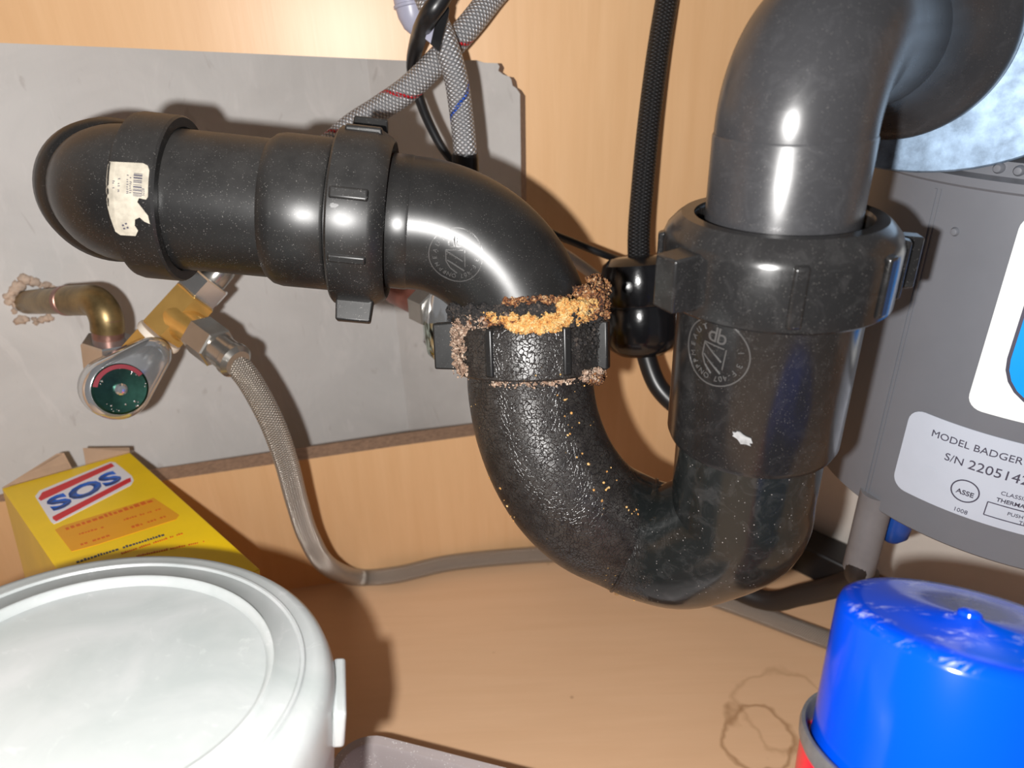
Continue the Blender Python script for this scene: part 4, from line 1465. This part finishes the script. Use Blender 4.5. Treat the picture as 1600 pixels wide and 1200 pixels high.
# ------------------------------------------------------------------ clear tray
q0, q1 = FL(540, 1138, 0.056), FL(725, 1200, 0.049)
td = (q1 - q0)
td.z = 0
td.normalize()
tn = V((td.y, -td.x, 0))
if tn.y > 0:
    tn = -tn
zt = 0.058
tray = thing('plastic_tray', 'frosted clear plastic tray with speckled rim at the bottom edge beside the tub', 'tray', V((q0.x, q0.y, 0)) + td * 0.07 + tn * 0.06)
def tray_ring(inset, z, ncorner=8, rad=0.018):
    L, W = 0.150, 0.13
    c0 = V((q0.x, q0.y, 0)) + td * 0.003
    pts = []
    for (ex, ey, a0) in ((L, 0, 0), (0, 0, 90), (0, W, 180), (L, W, 270)):
        sx = -1 if ex > 0 else 1
        sy = 1 if ey == 0 else -1
        cx, cy = ex + sx * rad, ey + sy * rad
        for kk in range(ncorner + 1):
            a = R(a0 + 90 * kk / ncorner)
            pts.append(c0 + td * (cx + (rad - inset) * math.cos(a)) - tn * (-cy + (rad - inset) * math.sin(a)) + V((0, 0, z)))
    return pts
bm = bmesh.new()
levels = [(0.010, 0.0012), (0.0055, 0.002), (0.0022, zt - 0.006), (0.0, zt - 0.006), (0.0, zt - 0.0008), (0.0006, zt), (0.0048, zt), (0.0054, zt - 0.0012), (0.0075, 0.004), (0.011, 0.0030)]
rg = [[bm.verts.new(p) for p in tray_ring(i, z)] for i, z in levels]
for A, B in zip(rg, rg[1:]):
    for i in range(len(A)):
        j = (i + 1) % len(A)
        bm.faces.new((A[i], A[j], B[j], B[i]))
bm.faces.new(rg[0][::-1])
bm.faces.new(rg[-1])
bmesh.ops.recalc_face_normals(bm, faces=bm.faces)
mesh_obj('tray_shell', bm, M['tray'], tray, angle=R(50))

# ------------------------------------------------------------------ spray can
cv_ = ray(1516, 957).normalized()
ct = RT * 0.163 + UP * 0.987
ct = (ct - cv_ * ct.dot(cv_)).normalized()
CE = R(17)
CN = (-cv_ * math.sin(CE) + ct * math.cos(CE)).normalized()
CC = P(1516, 957, 0.175)
clen = CC.z / CN.z + 0.033 * math.sqrt(1 - CN.z ** 2) / CN.z * 0 
can = thing('spray_can', 'red spray can with a bright blue plastic cap in the lower right corner', 'spray can', CC - CN * clen)
cap = mesh_obj('cap', lathe_bm([(0, -0.0006), (0.0030, -0.0006), (0.0034, -0.0010), (0.0235, -0.0016), (0.0272, -0.0018), (0.0290, -0.0028), (0.0299, -0.0050), (0.0315, -0.040), (0.0326, -0.0520), (0.031, -0.0525)], CC, CN, 96, close=False), M['blue_cap'], can, angle=R(60))
mesh_obj('cap_nub', lathe_bm([(0, 0.0009), (0.0016, 0.0008), (0.0026, 0.0002), (0.0029, -0.0010)], CC, CN, 24, close=False), M['blue_cap'], cap)
zb = -0.038
mesh_obj('can_rim', lathe_bm([(0.0300, zb - 0.0045), (0.0322, zb - 0.006), (0.0328, zb - 0.001), (0.0334, zb), (0.0343, zb), (0.0347, zb - 0.0016), (0.0346, zb - 0.0040), (0.0340, zb - 0.0052), (0.0338, zb - 0.0056)], CC, CN, 96, close=False), M['can_rim'], can)
mesh_obj('can_body', lathe_bm([(0.0325, zb - 0.0052), (0.0339, zb - 0.0053), (0.0341, zb - 0.012), (0.0341, -clen + 0.014), (0.033, -clen + 0.012), (0, -clen + 0.013)], CC, CN, 96), M['red_can'], can)
# corner of the white lettering
cb = CC + CN * (zb - 0.024)
tt = (P(1258, 1192, 0.19) - cb)
tt = (tt - CN * tt.dot(CN)).normalized()
mesh_obj('lettering', box_bm(cb + tt * 0.0341, CN.cross(tt), (CN + CN.cross(tt) * 0.3).normalized(), tt, (0.0012, 0.010, 0.0004)), M['lab_white'], can)

# ------------------------------------------------------------------ white bin and black adapter behind
b0 = FL(1236, 836)
b1 = FL(1340, 886)
bd = (b1 - b0).normalized()
bn = V((bd.y, -bd.x, 0))
if bn.x > 0 and bn.y > 0:
    bn = -bn
bin_ = thing('storage_bin', 'white plastic bin standing behind the disposal at the right', 'bin', b0)
bw, bdp, bht = 0.20, 0.08, 0.125
start = b0 - bd * 0.012
bcn = start + bd * bw / 2 - bn * bdp / 2
mesh_obj('bin_body', box_bm(bcn + V((0, 0, bht / 2 + 0.0005)), bd, -bn, (0, 0, 1), (bw, bdp, bht), taper=1.0), M['white_bin'], bin_, bevel=0.004)
mesh_obj('bin_rim', box_bm(bcn + V((0, 0, bht)), bd, -bn, (0, 0, 1), (bw + 0.006, bdp + 0.006, 0.008)), M['white_bin'], bin_, bevel=0.002)
ad = FL(1268, 893) + V((0, 0, 0.0))
adapter = thing('power_adapter', 'black power adapter lying on the floor behind the trap bend', 'adapter', ad)
mesh_obj('adapter_case', box_bm(ad + V((0.0, 0.006, 0.0125)), bd, -bn, (0, 0, 1), (0.062, 0.026, 0.024), taper=0.94), M['black_rub'], adapter, bevel=0.002)
mesh_obj('adapter_prong_face', box_bm(ad + V((0.0, 0.006, 0.0125)) - bd * 0.0325, bd, -bn, (0, 0, 1), (0.004, 0.016, 0.014)), M['black_rub'], adapter, bevel=0.001)
